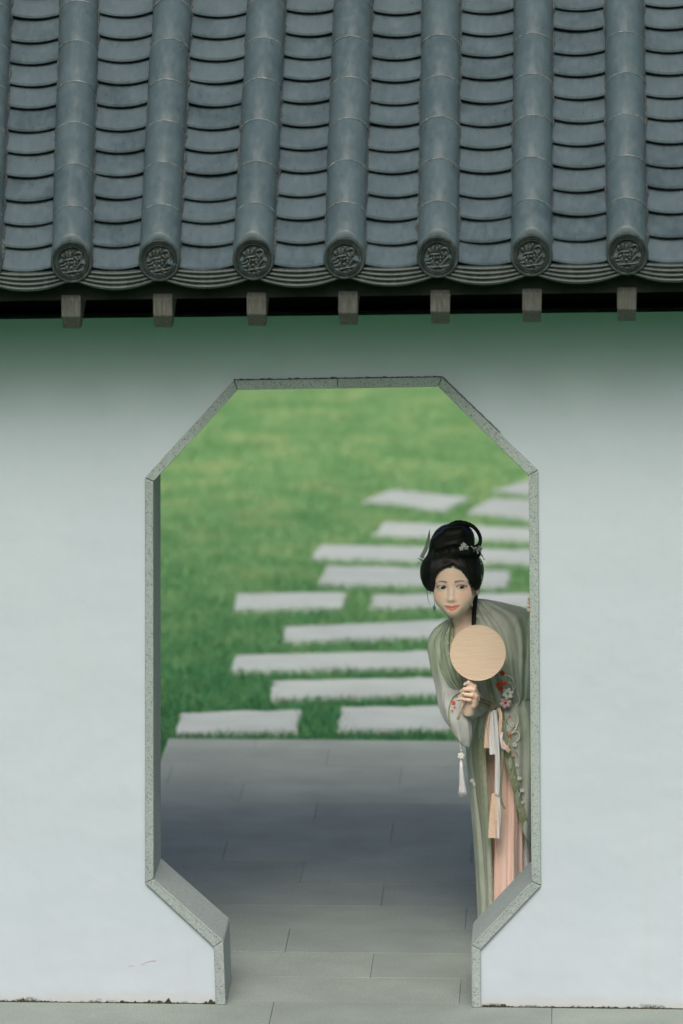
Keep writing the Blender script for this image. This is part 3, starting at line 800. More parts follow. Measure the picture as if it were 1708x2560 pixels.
gv, gq = surfnet(hand_sdf, c0-np.array([.05, .045, .065]), c0+np.array([.05, .045, .085]), .0015)
def lhand_sdf(p):
    K = lambda *t: [P(*q) for q in t]
    d = chain(p, [WL, P(1342, 1516, .345)], (.020, .018))
    for k, dy in enumerate((-18, -8, 2, 12)):
        d = smin(d, chain(p, K((1342, 1514+dy*.8, .345), (1332, 1512+dy, .322), (1325.5, 1512+dy, .318), (1321.5, 1513+dy, .300+.003*k)), (.0085, .0076, .0070, .0058)), .0035)
    d = smin(d, chain(p, K((1346, 1535, .36), (1342, 1548, .335)), (.0095, .0065)), .006)
    return d
c1 = P(1338, 1515, .35)
lv, lq = surfnet(lhand_sdf, c1-np.array([.045, .075, .055]), c1+np.array([.05, .07, .055]), .0018)
zsole = .0
def foot(h, dx): k = P(h[0], h[1], h[2]); return k
KL, KR = P(1238, 2100, .80), P(1315, 2100, .80)
AL, AR = np.array([KL[0]-.005, .84, .09]), np.array([KR[0]+.005, .84, .09])
def body_sdf(p):
    d = chain(p, [h2w(chst), P(1235, 1745, .79), PEL], (.080, .078, .100), .05)
    d = smin(d, cap(p, h2w(nb), SR, .05, .05), .05); d = smin(d, cap(p, h2w(nb), SL, .05, .05), .05)
    d = smin(d, chain(p, [SR, ERb, WR], (.040, .028, .019), .01), .03); d = smin(d, chain(p, [SL, EL, WL], (.040, .030, .019), .01), .03)
    for hp, k, a in ((HIPL, KL, AL), (HIPR, KR, AR)):
        d = smin(d, chain(p, [hp, k, a], (.080, .055, .036), .02), .05)
        d = smin(d, cap(p, a+np.array([0, .02, -.055]), a+np.array([0, -.13, -.062]), .032, .026), .03)
    return d
bv, bq = surfnet(body_sdf, (P(1060, 1500, .8)[0], .28, -.02), (P(1440, 1500, .8)[0], 1.02, P(1200, 1600, .74)[2]), .011)
V = np.concatenate([hw, gv, lv, bv]); Q = np.concatenate([hq, gq+len(hw), lq+len(hw)+len(gv), bq+len(hw)+len(gv)+len(lv)])
C = np.concatenate([C, np.tile(skin*np.array([.98, .93, .92]), (len(gv)+len(lv), 1)), np.tile(skin, (len(bv), 1))])
# finger creases and nails read a little pinker
def skin_mat():
    m = Mat('skin', .48, .35); a = N(m.nt, 'ShaderNodeAttribute', attribute_name='col'); m.L(a.outputs[0], m.b.inputs['Base Color'])
    m.b.inputs['Subsurface Weight'].default_value = .6; m.b.inputs['Subsurface Radius'].default_value = (.018, .008, .005); m.b.inputs['Subsurface Scale'].default_value = 1.0
    return m.m
M_SKIN = skin_mat()
me = mesh_np('body', V, Q, M_SKIN); vcol(me, C); obj('body', me, person)
# eyes
def eye_mesh(cen, look):
    ns, nr = 28, 20; v = []; f = []
    for i in range(nr+1):
        t = math.pi*i/nr
        for k in range(ns): a = 2*math.pi*k/ns; v.append((math.sin(t)*math.cos(a), math.sin(t)*math.sin(a), math.cos(t)))
    for i in range(nr):
        for k in range(ns): f.append((i*ns+k, (i+1)*ns+k, (i+1)*ns+(k+1) % ns, i*ns+(k+1) % ns))
    v = np.array(v); g = np.array(look, float); g /= np.linalg.norm(g); ang = np.arccos(np.clip(v@g, -1, 1))
    c = np.tile(np.array([.62, .60, .58]), (len(v), 1)); ir = 1/(1+np.exp((ang-.50)/.02))[:, None]; c = c*(1-ir)+np.array([.035, .022, .016])*ir
    pu = 1/(1+np.exp((ang-.18)/.02))[:, None]; c = c*(1-pu)+np.array([.004, .004, .004])*pu
    ws = h2w(np.array(cen)+v*ER); return ws, np.array(f), c
def eye_mat():
    m = Mat('eye', .08, .5); a = N(m.nt, 'ShaderNodeAttribute', attribute_name='col'); m.L(a.outputs[0], m.b.inputs['Base Color']); return m.m
M_EYE = eye_mat()
for cen, look in zip(EYE, ((.36, .02, 1), (.30, .02, 1))):
    v_, f_, c_ = eye_mesh(cen, look); me = mesh_np('eye', v_, f_, M_EYE); vcol(me, c_); obj('eye', me, person)
# ---- hair
def tor(p, pts, rs): return chain(p, pts, rs, .003)
LOOP = [tuple(q) for q in spline([Hp(760, 150, -.005), Hp(880, 98, -.012), Hp(1050, 130, -.014), Hp(1160, 215, -.016), Hp(1212, 330, -.016), Hp(1200, 425, -.012), Hp(1140, 480, -.005)], 16)]
def hair_sdf(p):
    q = p.copy()
    d = ell(p, (-.012, .055, -.013), (.103, .080, .113))
    d = smin(d, ell(p, (-.084, .037, .003), (.033, .056, .056)), .03)
    d = smin(d, ell(p, (.064, .034, .000), (.029, .062, .056)), .03)
    d = smin(d, ell(p, (-.010, .138, -.006), (.077, .060, .072)), .03)
    d = smin(d, ell(p, (.016, .164, -.008), (.054, .050, .060)), .02)
    d = smin(d, ell(p, (-.022, .172, -.016), (.045, .036, .05)), .02)
    # swept coils of the bun
    d = smin(d, chain(p, [(-.074, .105, .010), (-.052, .150, .040), (-.010, .182, .044), (.030, .188, .036), (.052, .172, .010)], (.012, .020, .022, .018, .012)), .016)
    d = smin(d, chain(p, [(-.078, .088, .010), (-.045, .112, .060), (.010, .124, .074), (.058, .122, .054), (.084, .108, .02)], (.012, .018, .020, .018, .013)), .014)
    # combed ripples
    a = np.arctan2(p[..., 0], .02+np.abs(p[..., 2])+.03); r = p[..., 1]
    d = d+.00025*np.sin(a*83+r*30+2*np.sin(a*9))*np.clip(1-(p[..., 1]-.10)/.04, 0, 1)+.0003*np.sin((p[..., 1]-.35*p[..., 0])*520+5*np.sin(p[..., 0]*24))*np.clip((p[..., 1]-.09)/.04, 0, 1)
    # face opening with a centre parting
    fx = p[..., 0]+.001
    top = .092-.35*np.abs(fx)-.0*fx
    op = (np.hypot(fx/.0730, (p[..., 1]+.030-.011*np.exp(-((fx-.013)/.014)**2))/.1025)-1)*.07
    d = smax(d, -np.maximum(op, .012-p[..., 2]), .008)
    d = smax(d, -(p[..., 1]+.075), .02)
    low = ell(p, (0, -.07, .01), (.070, .075, .09)); d = smax(d, -low, .01)
    d = np.minimum(d, tor(p, LOOP, [.010, .0095, .009, .008, .0075, .007, .0066, .0063, .006, .006, .006, .006, .0063, .007, .008, .009]))
    return d
v_, q_ = surfnet(hair_sdf, (-.125, -.085, -.14), (.125, .24, .115), .0019)
def hair_mat():
    m = Mat('black_hair', .5, .3); n = m.noise(120, 4, .6, vec=m.mapped((1, 1, .22)))
    m.bump(n, .5, .002); return m.color(m.ramp(n, [(.3, (.003, .0042, .0038)), (.7, (.010, .0115, .0095))]))
M_HAIR = hair_mat()
hair = obj('hair', mesh_np('hair', h2w(v_), q_, M_HAIR), person)
parts = []
for k in range(9):   # long side lock behind the ear
    o = rng.normal(0, 1, 3)*np.array([8, 0, .004]); pts = [h2w(Hp(1150, 900, .02))]
    for xx, yy, zz in ((1155, 1080, .012), (1150, 1250, .01), (1135, 1400, .010), (1125, 1540, .012), (1122, 1700, .02)): pts.append(h2w(Hp(xx+o[0]*1.8, yy, zz+o[2])))
    part_obj('hair_lock', tube_vf(spline(pts, 26), np.linspace(.0058, .0036, 26), 7), M_HAIR)
for st in ([(540, 830), (505, 900), (495, 1000), (487, 1100)], [(400, 1090), (412, 1160), (425, 1260), (455, 1340)], [(470, 1060), (455, 1120), (462, 1180)], [(1195, 1050), (1200, 1120), (1195, 1180)]):
    pts = [h2w(Hp(a, b, .072 if 450 < a < 1070 else .02)) for a, b in st]; part_obj('hair_strand', tube_vf(spline(pts, 16), np.linspace(.0012, .0006, 16), 5), M_HAIR)
def strands():
    wm = Mat('hair_wisp_sheen', .35, .5).color((.016, .015, .013))  # lighter than the hair mass: its sheen is put into the wisp colour
    n, m_ = 420, 12; ph = rng.uniform(-.10, math.pi+.10, n); t = np.linspace(0, 1, m_); X = np.zeros((n, m_)); Y_ = np.zeros((n, m_))
    sc = rng.uniform(.955, 1.03, n); x0 = -.001+.073*np.cos(ph)*sc; y0 = -.030+.101*np.sin(ph)*sc
    x1 = -.012+x0*.55+rng.normal(0, .006, n); y1 = .112+rng.normal(0, .008, n)-.25*np.abs(x0); xm = x0*1.12+(x1-x0)*.35; ym = y0+(y1-y0)*.45
    for j, tt in enumerate(t): X[:, j] = (1-tt)**2*x0+2*tt*(1-tt)*xm+tt*tt*x1; Y_[:, j] = (1-tt)**2*y0+2*tt*(1-tt)*ym+tt*tt*y1
    zs = np.linspace(.125, -.03, 90); p = np.zeros((n, m_, 90, 3), np.float32); p[..., 0] = X[..., None]; p[..., 1] = Y_[..., None]; p[..., 2] = zs
    d = np.minimum(head_sdf(p), hair_sdf(p)); k = np.argmax(d < .0003, axis=-1); ok = (d < .0003).any(-1).all(-1); Z = zs[k]+.0006
    # smooth along each strand so that it rides over the surface
    Z = np.maximum(Z, np.apply_along_axis(lambda a: np.convolve(np.pad(a, 1, 'edge'), np.ones(3)/3, 'valid'), 1, Z))
    pp = []
    for i in np.where(ok)[0]: pp.append(tube_vf(h2w(np.stack([X[i], Y_[i], Z[i]], 1)), np.linspace(.00035, .0009, m_), 4, False))
    v_, f_ = join_vf(pp); o = obj('hair_wisps', mesh_data('hair_wisps', v_, f_, wm, True), person); o['kind'] = 'stuff'
strands()
# ---- ornaments
M_SILVER = Mat('silver_filigree', .35, .5); M_SILVER.b.inputs['Metallic'].default_value = .6; M_SILVER = M_SILVER.color((.42, .44, .43))
M_PEARL = plain('pearl', (.72, .72, .70), .25, .5, .05)
M_TEAL = plain('teal_jade', (.10, .32, .27), .3, .5, .2)
M_WHITEPETAL = plain('pale_petal', (.58, .58, .57), .5, .4, .15)
def flower_vf(c, r, n=5, axes=None, thick=.25, cup=.3):
    ex, ey, ez = axes if axes is not None else (np.array([1., 0, 0]), np.array([0, 0, 1.]), np.array([0, -1., 0]))
    parts = []; c = np.asarray(c)
    for k in range(n):
        t = 2*math.pi*k/n+.3; d = ex*math.cos(t)+ey*math.sin(t); s = np.cross(ez, d); v = []; f = []
        ns, nr = 8, 4
        for i in range(nr+1):
            a = math.pi*i/nr
            for j in range(ns):
                b = 2*math.pi*j/ns; v.append(c+d*(r*.55-r*.48*math.cos(a))+s*(r*.40*math.sin(a)*math.cos(b))+ez*(r*thick*math.sin(a)*math.sin(b)+r*cup*(.5-.5*math.cos(a))))
        for i in range(nr):
            for j in range(ns): f.append((i*ns+j, (i+1)*ns+j, (i+1)*ns+(j+1) % ns, i*ns+(j+1) % ns))
        parts.append((v, f))
    return join_vf(parts)
def ball_vf(c, r, ns=10, nr=6, sc=(1, 1, 1)):
    v = []; f = []
    for i in range(nr+1):
        a = math.pi*i/nr
        for j in range(ns): b = 2*math.pi*j/ns; v.append(np.asarray(c)+r*np.array([math.sin(a)*math.cos(b)*sc[0], math.sin(a)*math.sin(b)*sc[1], math.cos(a)*sc[2]]))
    for i in range(nr):
        for j in range(ns): f.append((i*ns+j, (i+1)*ns+j, (i+1)*ns+(j+1) % ns, i*ns+(j+1) % ns))
    return v, f
HA = (Bx, By, Bz)
for (hx, hy, zz, r) in ((965, 440, .078, .0085), (1000, 470, .074, .0075), (930, 485, .080, .007), (1085, 500, .052, .010), (1150, 520, .040, .011), (1195, 500, .03, .010), (1190, 570, .02, .008)):
    fl = part_obj('hair_flower', flower_vf(h2w(Hp(hx, hy, zz)), r*1.25, 5, HA), M_WHITEPETAL if hx < 1050 else M_SILVER)
    part_obj('flower_centre', ball_vf(h2w(Hp(hx, hy, zz+.004)), .0022), M_PEARL, fl)
for st in ([(1190, 530), (1235, 600), (1270, 655)], [(1190, 545), (1225, 580), (1245, 600)], [(1180, 590), (1215, 660), (1225, 720)], [(1222, 860), (1220, 930), (1205, 1000)], [(1228, 870), (1240, 940), (1235, 1000)]):
    dg = part_obj('hair_dangle', tube_vf([h2w(Hp(a, b, .03)) for a, b in st], .0012, 5), M_SILVER)
    for a, b in st[1:]: part_obj('bead', ball_vf(h2w(Hp(a, b, .03)), .0028), M_SILVER, dg)
# tall pin on the other side
def spike(pts, ws, th_):
    v = []; f = []
    for (a, b), w_ in zip(pts, ws):
        c = Hp(a, b, .0); 
        for s, z_ in ((-1, 0), (0, th_), (1, 0), (0, -th_)): v.append(h2w(c+np.array([s*w_, 0, z_])))
    n = len(pts)
    for i in range(n-1):
        for k in range(4): f.append((4*i+k, 4*i+(k+1) % 4, 4*i+4+(k+1) % 4, 4*i+4+k))
    f.append((0, 1, 2, 3)); f.append((4*n-1, 4*n-2, 4*n-3, 4*n-4)); return v, f
part_obj('hair_pin', spike([(448, 205), (440, 280), (425, 380), (400, 470), (370, 540), (330, 610), (350, 640)], [.0006, .0035, .006, .0075, .008, .0085, .004], .002), M_SILVER, smooth=False)
part_obj('pin_leaf', spike([(248, 632), (285, 640), (320, 655), (335, 690)], [.0004, .0045, .006, .002], .0018), M_TEAL)
part_obj('pin_bead', join_vf([ball_vf(h2w(Hp(a, b, .0)), .004) for a, b in ((275, 700), (268, 740), (300, 690))]), M_PEARL)
for a, b in ((520, 1330), (1068, 1330)):
    e = part_obj('earring', join_vf([tube_vf([h2w(Hp(a+(10 if a < 800 else 0), b-120, .0)), h2w(Hp(a, b+10, .0))], .0009, 5), ball_vf(h2w(Hp(a, b+15, .0)), .0030)]), M_SILVER)
    part_obj('jade_drop', spike([(a, b+20), (a, b+45), (a+2, b+75), (a+4, b+112)], [.0012, .0055, .0045, .0005], .003), M_TEAL, e)
# ---- cloth
def cloth_mat(name, cols, rough=.75, streak=(40, 40, 3), sheer=0., sheen=.3, pale=None, dye=None):
    m = Mat(name, rough, .2); n = m.noise(1.0, 5, .6, vec=m.mapped(streak), dist=.4); n2 = m.noise(7, 3)
    st = [(.28+.44*i/(len(cols)-1), c) for i, c in enumerate(cols)]
    c = m.ramp(n, st); c = m.mix(m.math('MULTIPLY', n2, .35), c, cols[0])
    if pale: c = m.mix(m.math('MULTIPLY', m.ramp(m.noise(5.5, 2), [(.42, 0.), (.62, 1.)]), .7), c, pale)
    if dye: c = m.mix(m.maprange(m.math('ADD', m.sep()[2], m.math('MULTIPLY', m.math('SUBTRACT', n, .5), .05)), dye[0], dye[1]), c, dye[2])
    m.color(c)
    m.b.inputs['Sheen Weight'].default_value = sheen; m.bump(m.noise(700, 2), .12, .0006)
    if sheer:
        tp = N(m.nt, 'ShaderNodeBsdfTransparent'); tl = N(m.nt, 'ShaderNodeBsdfTranslucent'); m.L(c, tl.inputs[0])
        m1 = N(m.nt, 'ShaderNodeMixShader'); m1.inputs[0].default_value = .25; m.L(m.b.outputs[0], m1.inputs[1]); m.L(tl.outputs[0], m1.inputs[2])
        m2 = N(m.nt, 'ShaderNodeMixShader'); m2.inputs[0].default_value = sheer; m.L(m1.outputs[0], m2.inputs[1]); m.L(tp.outputs[0], m2.inputs[2]); m.L(m2.outputs[0], m.out.inputs[0])
    return m.m
M_SAGE = cloth_mat('sage_gauze', [(.38, .475, .34), (.53, .64, .52), (.70, .78, .70)], sheer=.24, pale=(.74, .76, .71))
M_SAGE_D = cloth_mat('sage_gauze_panel', [(.24, .28, .15), (.34, .385, .25), (.46, .51, .42)], sheer=.04)
M_TRIM = cloth_mat('embroidered_trim', [(.17, .21, .11), (.30, .335, .21), (.48, .51, .40)], streak=(120, 120, 60))
M_PALE = cloth_mat('pale_gauze', [(.60, .64, .62), (.72, .75, .74), (.79, .81, .81)], sheer=.05)
M_OMBRE = cloth_mat('dyed_sleeve_gauze', [(.60, .64, .62), (.72, .75, .74), (.79, .81, .81)], sheer=.05, dye=(float(P(1110, 1712, .68)[2]), float(P(1110, 1668, .68)[2]), (.54, .63, .50)))
M_WHITEC = cloth_mat('white_underrobe', [(.64, .66, .67), (.76, .77, .79), (.80, .81, .83)])
M_PEACH = cloth_mat('peach_skirt', [(.82, .55, .46), (.92, .69, .59), (.94, .80, .73)], streak=(60, 60, 2))
M_PEACHR = cloth_mat('peach_ribbon', [(.72, .48, .35), (.82, .61, .47), (.84, .69, .56)], streak=(90, 90, 90))
M_BROWN = cloth_mat('waist_cord', [(.10, .09, .06), (.20, .18, .12), (.30, .28, .20)], streak=(100, 100, 100))
def grid_obj(name, G, mat, parent=person, closed=False, thick=.0016):
    r, c = G.shape[:2]; V = G.reshape(-1, 3); i, j = np.meshgrid(np.arange(r-1), np.arange(c if closed else c-1), indexing='ij')
    j2 = (j+1) % c; q = np.stack([i*c+j, i*c+j2, (i+1)*c+j2, (i+1)*c+j], -1).reshape(-1, 4)
    o = obj(name, mesh_np(name, V, q, mat), parent)
    if thick: md = o.modifiers.new('thickness', 'SOLIDIFY'); md.thickness = thick; md.offset = 0
    return o
def tube_cloth(name, keys, mat, nfold=9, amp=.06, seed=0, rows=70, cols=120, horizontal=True, a0=0., a1=2*math.pi, parent=person, twist=.6, clampz=None, ampf=None):
    k = np.array(keys, float); r_ = np.random.default_rng(seed)
    K = spline(k, rows); C = np.array([P(a[0], a[1], a[2]) for a in K]); A = K[:, 3]/PXM; B = K[:, 4]
    full = abs(a1-a0-2*math.pi) < 1e-6
    th_ = np.linspace(a0, a1, cols, endpoint=not full)
    tan = np.gradient(C, axis=0); tan /= np.linalg.norm(tan, axis=1)[:, None]; G = np.zeros((rows, cols, 3))
    ph = r_.uniform(0, 6.28, 5); fr = np.array([nfold, nfold*1.6, nfold*.55, nfold*2.7, 3]).round(); wt = np.array([1, .5, .7, .25, .4])
    for i in range(rows):
        v = i/(rows-1)
        if horizontal: e1, e2 = np.array([1., 0, 0]), np.array([0, 1., 0])
        else:
            e1 = np.cross(tan[i], np.array([0, 1., 0])); e1 /= np.linalg.norm(e1); e1 = e1*(1 if e1[0] >= 0 else -1); e2 = np.cross(e1, tan[i]); e2 *= (1 if e2[1] >= 0 else -1)
        f = sum(w_*np.sin(n_*th_+p_+twist*v*s_) for w_, n_, p_, s_ in zip(wt, fr, ph, (1, -1, 1.5, 2, -2)))
        am = amp*(ampf(v) if ampf else 1); s = 1+am*f
        G[i] = C[i]+(A[i]*np.cos(th_)*s)[:, None]*e1+(B[i]*np.sin(th_)*s)[:, None]*e2
    if clampz is not None: G[..., 2] = np.maximum(G[..., 2], clampz)
    return grid_obj(name, G, mat, parent, full), G
def patch(name, Lk, Rk, mat, bulge=.03, folds=6, amp=.004, seed=0, rows=60, cols=60, parent=person, sw=2.0, thick=.0018, fan=0.):
    Lp, Rp = spline(Lk, rows), spline(Rk, rows); r_ = np.random.default_rng(seed); u = np.linspace(0, 1, cols); ph = r_.uniform(0, 6.28, 4)
    G = np.zeros((rows, cols, 3))
    for i in range(rows):
        v = i/(rows-1); q = Lp[i]+(Rp[i]-Lp[i])*u[:, None]
        uu = u+.06*np.sin(3*v+ph[0])+fan*(v-.5)*(u-.5)
        w_ = amp*(np.sin(2*math.pi*folds*uu+ph[1]+sw*v)+.5*np.sin(2*math.pi*folds*1.7*uu+ph[2]-sw*v)+.6*np.sin(2*math.pi*folds*.5*uu+ph[3]))
        Yv = q[:, 2]-bulge*(1-.9*max(0, v-.55)/.45)*np.sin(math.pi*u)**.8+w_*np.minimum(1, 6*np.minimum(u, 1-u)+.25)
        for j in range(cols): G[i, j] = P(q[j, 0], q[j, 1], Yv[j])
    return grid_obj(name, G, mat, parent, False, thick), G
def surf_y(G, px, py):
    X, Y_ = to_px(G.reshape(-1, 3)); d2 = (X-px)**2+(Y_-py)**2; k = np.argmin(d2); near = d2 < 49; V_ = G.reshape(-1, 3)[:, 1]
    return V_[near].min() if near.any() else V_[k]
# white under-robe, peach skirt, green robe open at the front
tube_cloth('under_robe', [(1268, 1770, .86, 70, .10), (1270, 1900, .86, 74, .13), (1276, 2050, .86, 66, .15), (1280, 2200, .86, 66, .165), (1280, 2383, .86, 78, .18)], M_WHITEC, 9, .035, 3, clampz=.012)
tube_cloth('skirt', [(1262, 1762, .80, 50, .085), (1266, 1840, .80, 50, .10), (1270, 2000, .80, 50, .118), (1270, 2150, .80, 50, .135), (1268, 2376, .80, 62, .15)], M_PEACH, 13, .045, 5, clampz=.010, ampf=lambda v: .5+.7*v)
def robe():
    ys = np.array([1728, 1800, 1850, 1900, 2000, 2100, 2200, 2290, 2378]); cx = np.full(9, 1272.)
    left = np.array([1192, 1170, 1166, 1168, 1178, 1187, 1194, 1198, 1200.]); a = cx-left
    xl = np.array([1236, 1226, 1216, 1218, 1224, 1230, 1233, 1235, 1236.]); xr = np.array([1240, 1248, 1260, 1272, 1298, 1322, 1334, 1340, 1342.])
    rows, cols = 110, 200; t = np.linspace(1728, 2378, rows); G = np.zeros((rows, cols, 3)); r_ = np.random.default_rng(11)
    A = np.interp(t, ys, a); XL = np.interp(t, ys, xl); XR = np.interp(t, ys, xr)
    for i in range(rows):
        v = i/(rows-1); cl_ = np.clip((XL[i]-1272)/A[i], -.95, .95); cr_ = np.clip((XR[i]-1272)/A[i], -.95, .95)
        t0 = -math.acos(cr_); t1 = math.acos(-1)*0+2*math.pi-math.acos(cl_)   # from right edge, round the back, to the left edge (front is sin<0)
        th_ = np.linspace(t0, t1, cols); B = (.200+.012*v)*(.76+.24*min(1., v/.11)**.7)
        s = 1+(.016+.035*v)*(np.sin(11*th_+.8*v)+.6*np.sin(19*th_+2-1.2*v)+.5*np.sin(29*th_+1.3*v+1))
        # the two front edges fall in soft vertical pleats
        c = P(1272, t[i], .84); X = c[0]+A[i]/PXM*np.cos(th_)*s; Y_ = c[1]+B*np.sin(th_)*s
        G[i, :, 0] = X; G[i, :, 1] = Y_; G[i, :, 2] = max(.012, c[2])
    return grid_obj('robe', G, M_SAGE), G
rb, GR = robe()
# trim bands along both front edges of the robe
def band(name, G, j, w_, mat, sgn):
    e = G[:, j]; nx = G[:, j+sgn*w_]; out = np.stack([e+(nx-e)*k+np.array([0, -.003, 0]) for k in np.linspace(0, 1, 8)], 1); return grid_obj(name, out, mat, person, False, .0015)
band('robe_trim', GR, 0, 7, M_TRIM, 1); band('robe_trim', GR, GR.shape[1]-1, 7, M_TRIM, -1)
band('robe_facing', GR, GR.shape[1]-8, 9, M_SAGE_D, -1)
# bodice under the lapels
tube_cloth('bodice', [(1168, 1600, .735, 62, .075), (1182, 1640, .75, 84, .10), (1212, 1700, .775, 88, .105), (1245, 1760, .80, 76, .10), (1262, 1800, .81, 66, .10)], M_PALE, 7, .02, 8, rows=40, horizontal=False)
# sleeves
tube_cloth('sleeve', [(1150, 1564, .735, 28, .048), (1112, 1602, .715, 39, .060), (1108, 1650, .70, 34, .058), (1117, 1715, .69, 28, .054), (1126, 1762, .67, 29, .056), (1140, 1798, .63, 25, .045), (1152, 1822, .60, 14, .025)], M_OMBRE, 6, .035, 4, horizontal=False)
o, GS = tube_cloth('hanging_cuff', [(1130, 1690, .70, 8, .01), (1133, 1722, .655, 22, .03), (1141, 1757, .592, 31, .036), (1147, 1795, .568, 31, .034), (1156, 1833, .565, 24, .024), (1163, 1858, .565, 13, .012), (1168, 1866, .565, 6, .006)], M_PALE, 4, .05, 9, rows=60)
tube_cloth('sleeve', [(1215, 1580, .77, 46, .06), (1262, 1566, .775, 52, .065), (1320, 1590, .755, 52, .065), (1376, 1632, .70, 50, .06), (1372, 1600, .56, 48, .055), (1357, 1545, .43, 34, .045), (1353, 1534, .40, 26, .036)], M_SAGE, 6, .03, 14, horizontal=False)
# lapels over the shoulders
o, GL = patch('lapel', [(1127, 1546, .700), (1098, 1574, .705), (1073, 1606, .712), (1077, 1640, .700), (1090, 1684, .680), (1112, 1716, .655), (1150, 1740, .635)],
      [(1131, 1546, .690), (1128, 1575, .672), (1127, 1612, .655), (1134, 1655, .640), (1147, 1696, .632), (1164, 1726, .632), (1188, 1752, .640)], M_SAGE, .035, 4, .0045, 2, fan=.5)
o, GRt = patch('lapel', [(1184, 1498, .745), (1186, 1545, .700), (1190, 1600, .655), (1206, 1660, .640), (1222, 1712, .640), (1232, 1748, .645), (1238, 1774, .652)],
      [(1206, 1497, .765), (1272, 1510, .775), (1330, 1532, .745), (1345, 1590, .720), (1345, 1660, .715), (1345, 1705, .722), (1345, 1742, .728)], M_SAGE, .050, 5, .006, 6, cols=80, fan=.8)
def strip(name, keys, w_, mat, rows=50, cols=7, lift=0., parent=person, waves=0., taper=None):
    K = spline(keys, rows); C = np.array([P(*a) for a in K]); tan = np.gradient(C, axis=0); tan /= np.linalg.norm(tan, axis=1)[:, None]; G = np.zeros((rows, cols, 3))
    for i in range(rows):
        s = np.cross(tan[i], np.array([0, -1., 0])); s /= np.linalg.norm(s)+1e-9; ww = (w_ if taper is None else w_*taper(i/(rows-1)))/PXM/2
        for j, u in enumerate(np.linspace(-1, 1, cols)): G[i, j] = C[i]+s*u*ww+np.array([0, -.003*(1-u*u)+waves*math.sin(5*u+8*i/rows), 0])
    return grid_obj(name, G, mat, parent, False, .0014)
# collar bands: cream inside, olive outside
strip('collar', [(1131, 1547, .683), (1130, 1575, .668), (1130, 1612, .648), (1137, 1655, .633), (1150, 1698, .625), (1168, 1730, .626), (1196, 1756, .630), (1228, 1768, .640)], 9, M_TRIM)
strip('collar', [(1134, 1552, .690), (1136, 1590, .672), (1142, 1625, .655), (1160, 1680, .645), (1200, 1735, .645), (1232, 1764, .650)], 7, cloth_mat('cream_collar', [(.42, .40, .32), (.55, .53, .44), (.62, .60, .52)]))
strip('collar', [(1186, 1500, .738), (1188, 1548, .694), (1193, 1602, .648), (1208, 1662, .632), (1226, 1722, .636), (1238, 1768, .646)], 10, M_TRIM)
strip('collar', [(1180, 1560, .690), (1172, 1600, .668), (1165, 1640, .650)], 8, M_WHITEC)
for (px, py) in ((1118, 1582), (1121, 1635), (1193, 1541), (1121, 1608)):
    part_obj('pearl', ball_vf(P(px, py, (surf_y(GL, px, py) if px < 1160 else .675)-.006), .0030), M_PEARL)
# waist
strip('waist_tie', [(1192, 1744, .625), (1212, 1752, .618), (1234, 1766, .622)], 9, M_BROWN, waves=.001)

part_obj('waist_knot', join_vf([ball_vf(P(1234, 1767, .612), .0095, 10, 6, (1.2, .7, 1.)), ball_vf(P(1229, 1774, .612), .007, 10, 6, (1, .7, 1.3))]), M_BROWN)
for keys, w_, mt, tp in (
   ([(1232, 1775, .612), (1229, 1810, .608), (1230, 1850, .606), (1233, 1886, .606)], 17, M_WHITEC, lambda v: .45+.6*v),
   ([(1238, 1775, .609), (1241, 1820, .604), (1244, 1900, .600), (1244, 1975, .598), (1243, 1986, .598)], 14, M_WHITEC, lambda v: .6+.4*v),
   ([(1228, 1775, .622), (1219, 1820, .620), (1217, 1870, .620)], 13, M_PEACHR, lambda v: .5+.6*v),
   ([(1239, 1984, .606), (1235, 2030, .604), (1231, 2095, .602)], 22, M_PEACHR, lambda v: .85+.15*v),
   ([(1246, 1984, .603), (1248, 2040, .602), (1246, 2096, .603)], 8, M_WHITEC, None),
   ([(1252, 1778, .625), (1258, 1830, .618), (1256, 1900, .612), (1252, 1990, .606), (1262, 2022, .606)], 5, M_TRIM, None),
   ([(1246, 1770, .63), (1252, 1790, .615), (1250, 1840, .608), (1268, 1872, .604), (1274, 1878, .606)], 9, M_PEACHR, None),
   ([(1256, 1830, .612), (1253, 1850, .604), (1257, 1868, .602), (1266, 1872, .606)], 6, M_WHITEC, None)):
    strip('ribbon', keys, w_, mt, taper=tp, waves=.0016, cols=11)
# embroidery: flowers, cords, sprigs
M_RED = plain('red_thread', (.50, .055, .035), .7, .3, .2); M_ORANGE = plain('orange_thread', (.72, .16, .075), .7, .3, .2)
M_PINK = plain('pink_thread', (.66, .48, .47), .7, .3, .15); M_CREAM = plain('cream_thread', (.60, .62, .52), .7, .3, .12); M_WT = plain('white_thread', (.64, .67, .63), .7, .3, .1)
M_GREENT = plain('green_thread', (.16, .26, .10), .7, .3, .3)
WA = (np.array([1., 0, 0]), np.array([0, 0, 1.]), np.array([0, -1., 0]))
def emb_flower(px, py, rpx, mat, cen, G, n=5, lift=.003):
    y_ = surf_y(G, px, py)-lift; fl = part_obj('embroidered_flower', flower_vf(P(px, py, y_), rpx/PXM, n, WA, .22, .15), mat)
    part_obj('flower_centre', ball_vf(P(px, py, y_-.003), rpx/PXM*.22), cen, fl)
for a in ((1246, 1712, 8, M_ORANGE, M_RED), (1255, 1709, 8, M_ORANGE, M_RED), (1263, 1708, 6, M_ORANGE, M_RED), (1251, 1722, 7, M_RED, M_ORANGE), (1256, 1683, 7, M_RED, M_ORANGE)): emb_flower(*a, GRt)
emb_flower(1270, 1734, 15, M_WT, M_GREENT, GRt, 6, .006); emb_flower(1264, 1757, 15, M_PINK, M_RED, GRt, 6, .012)
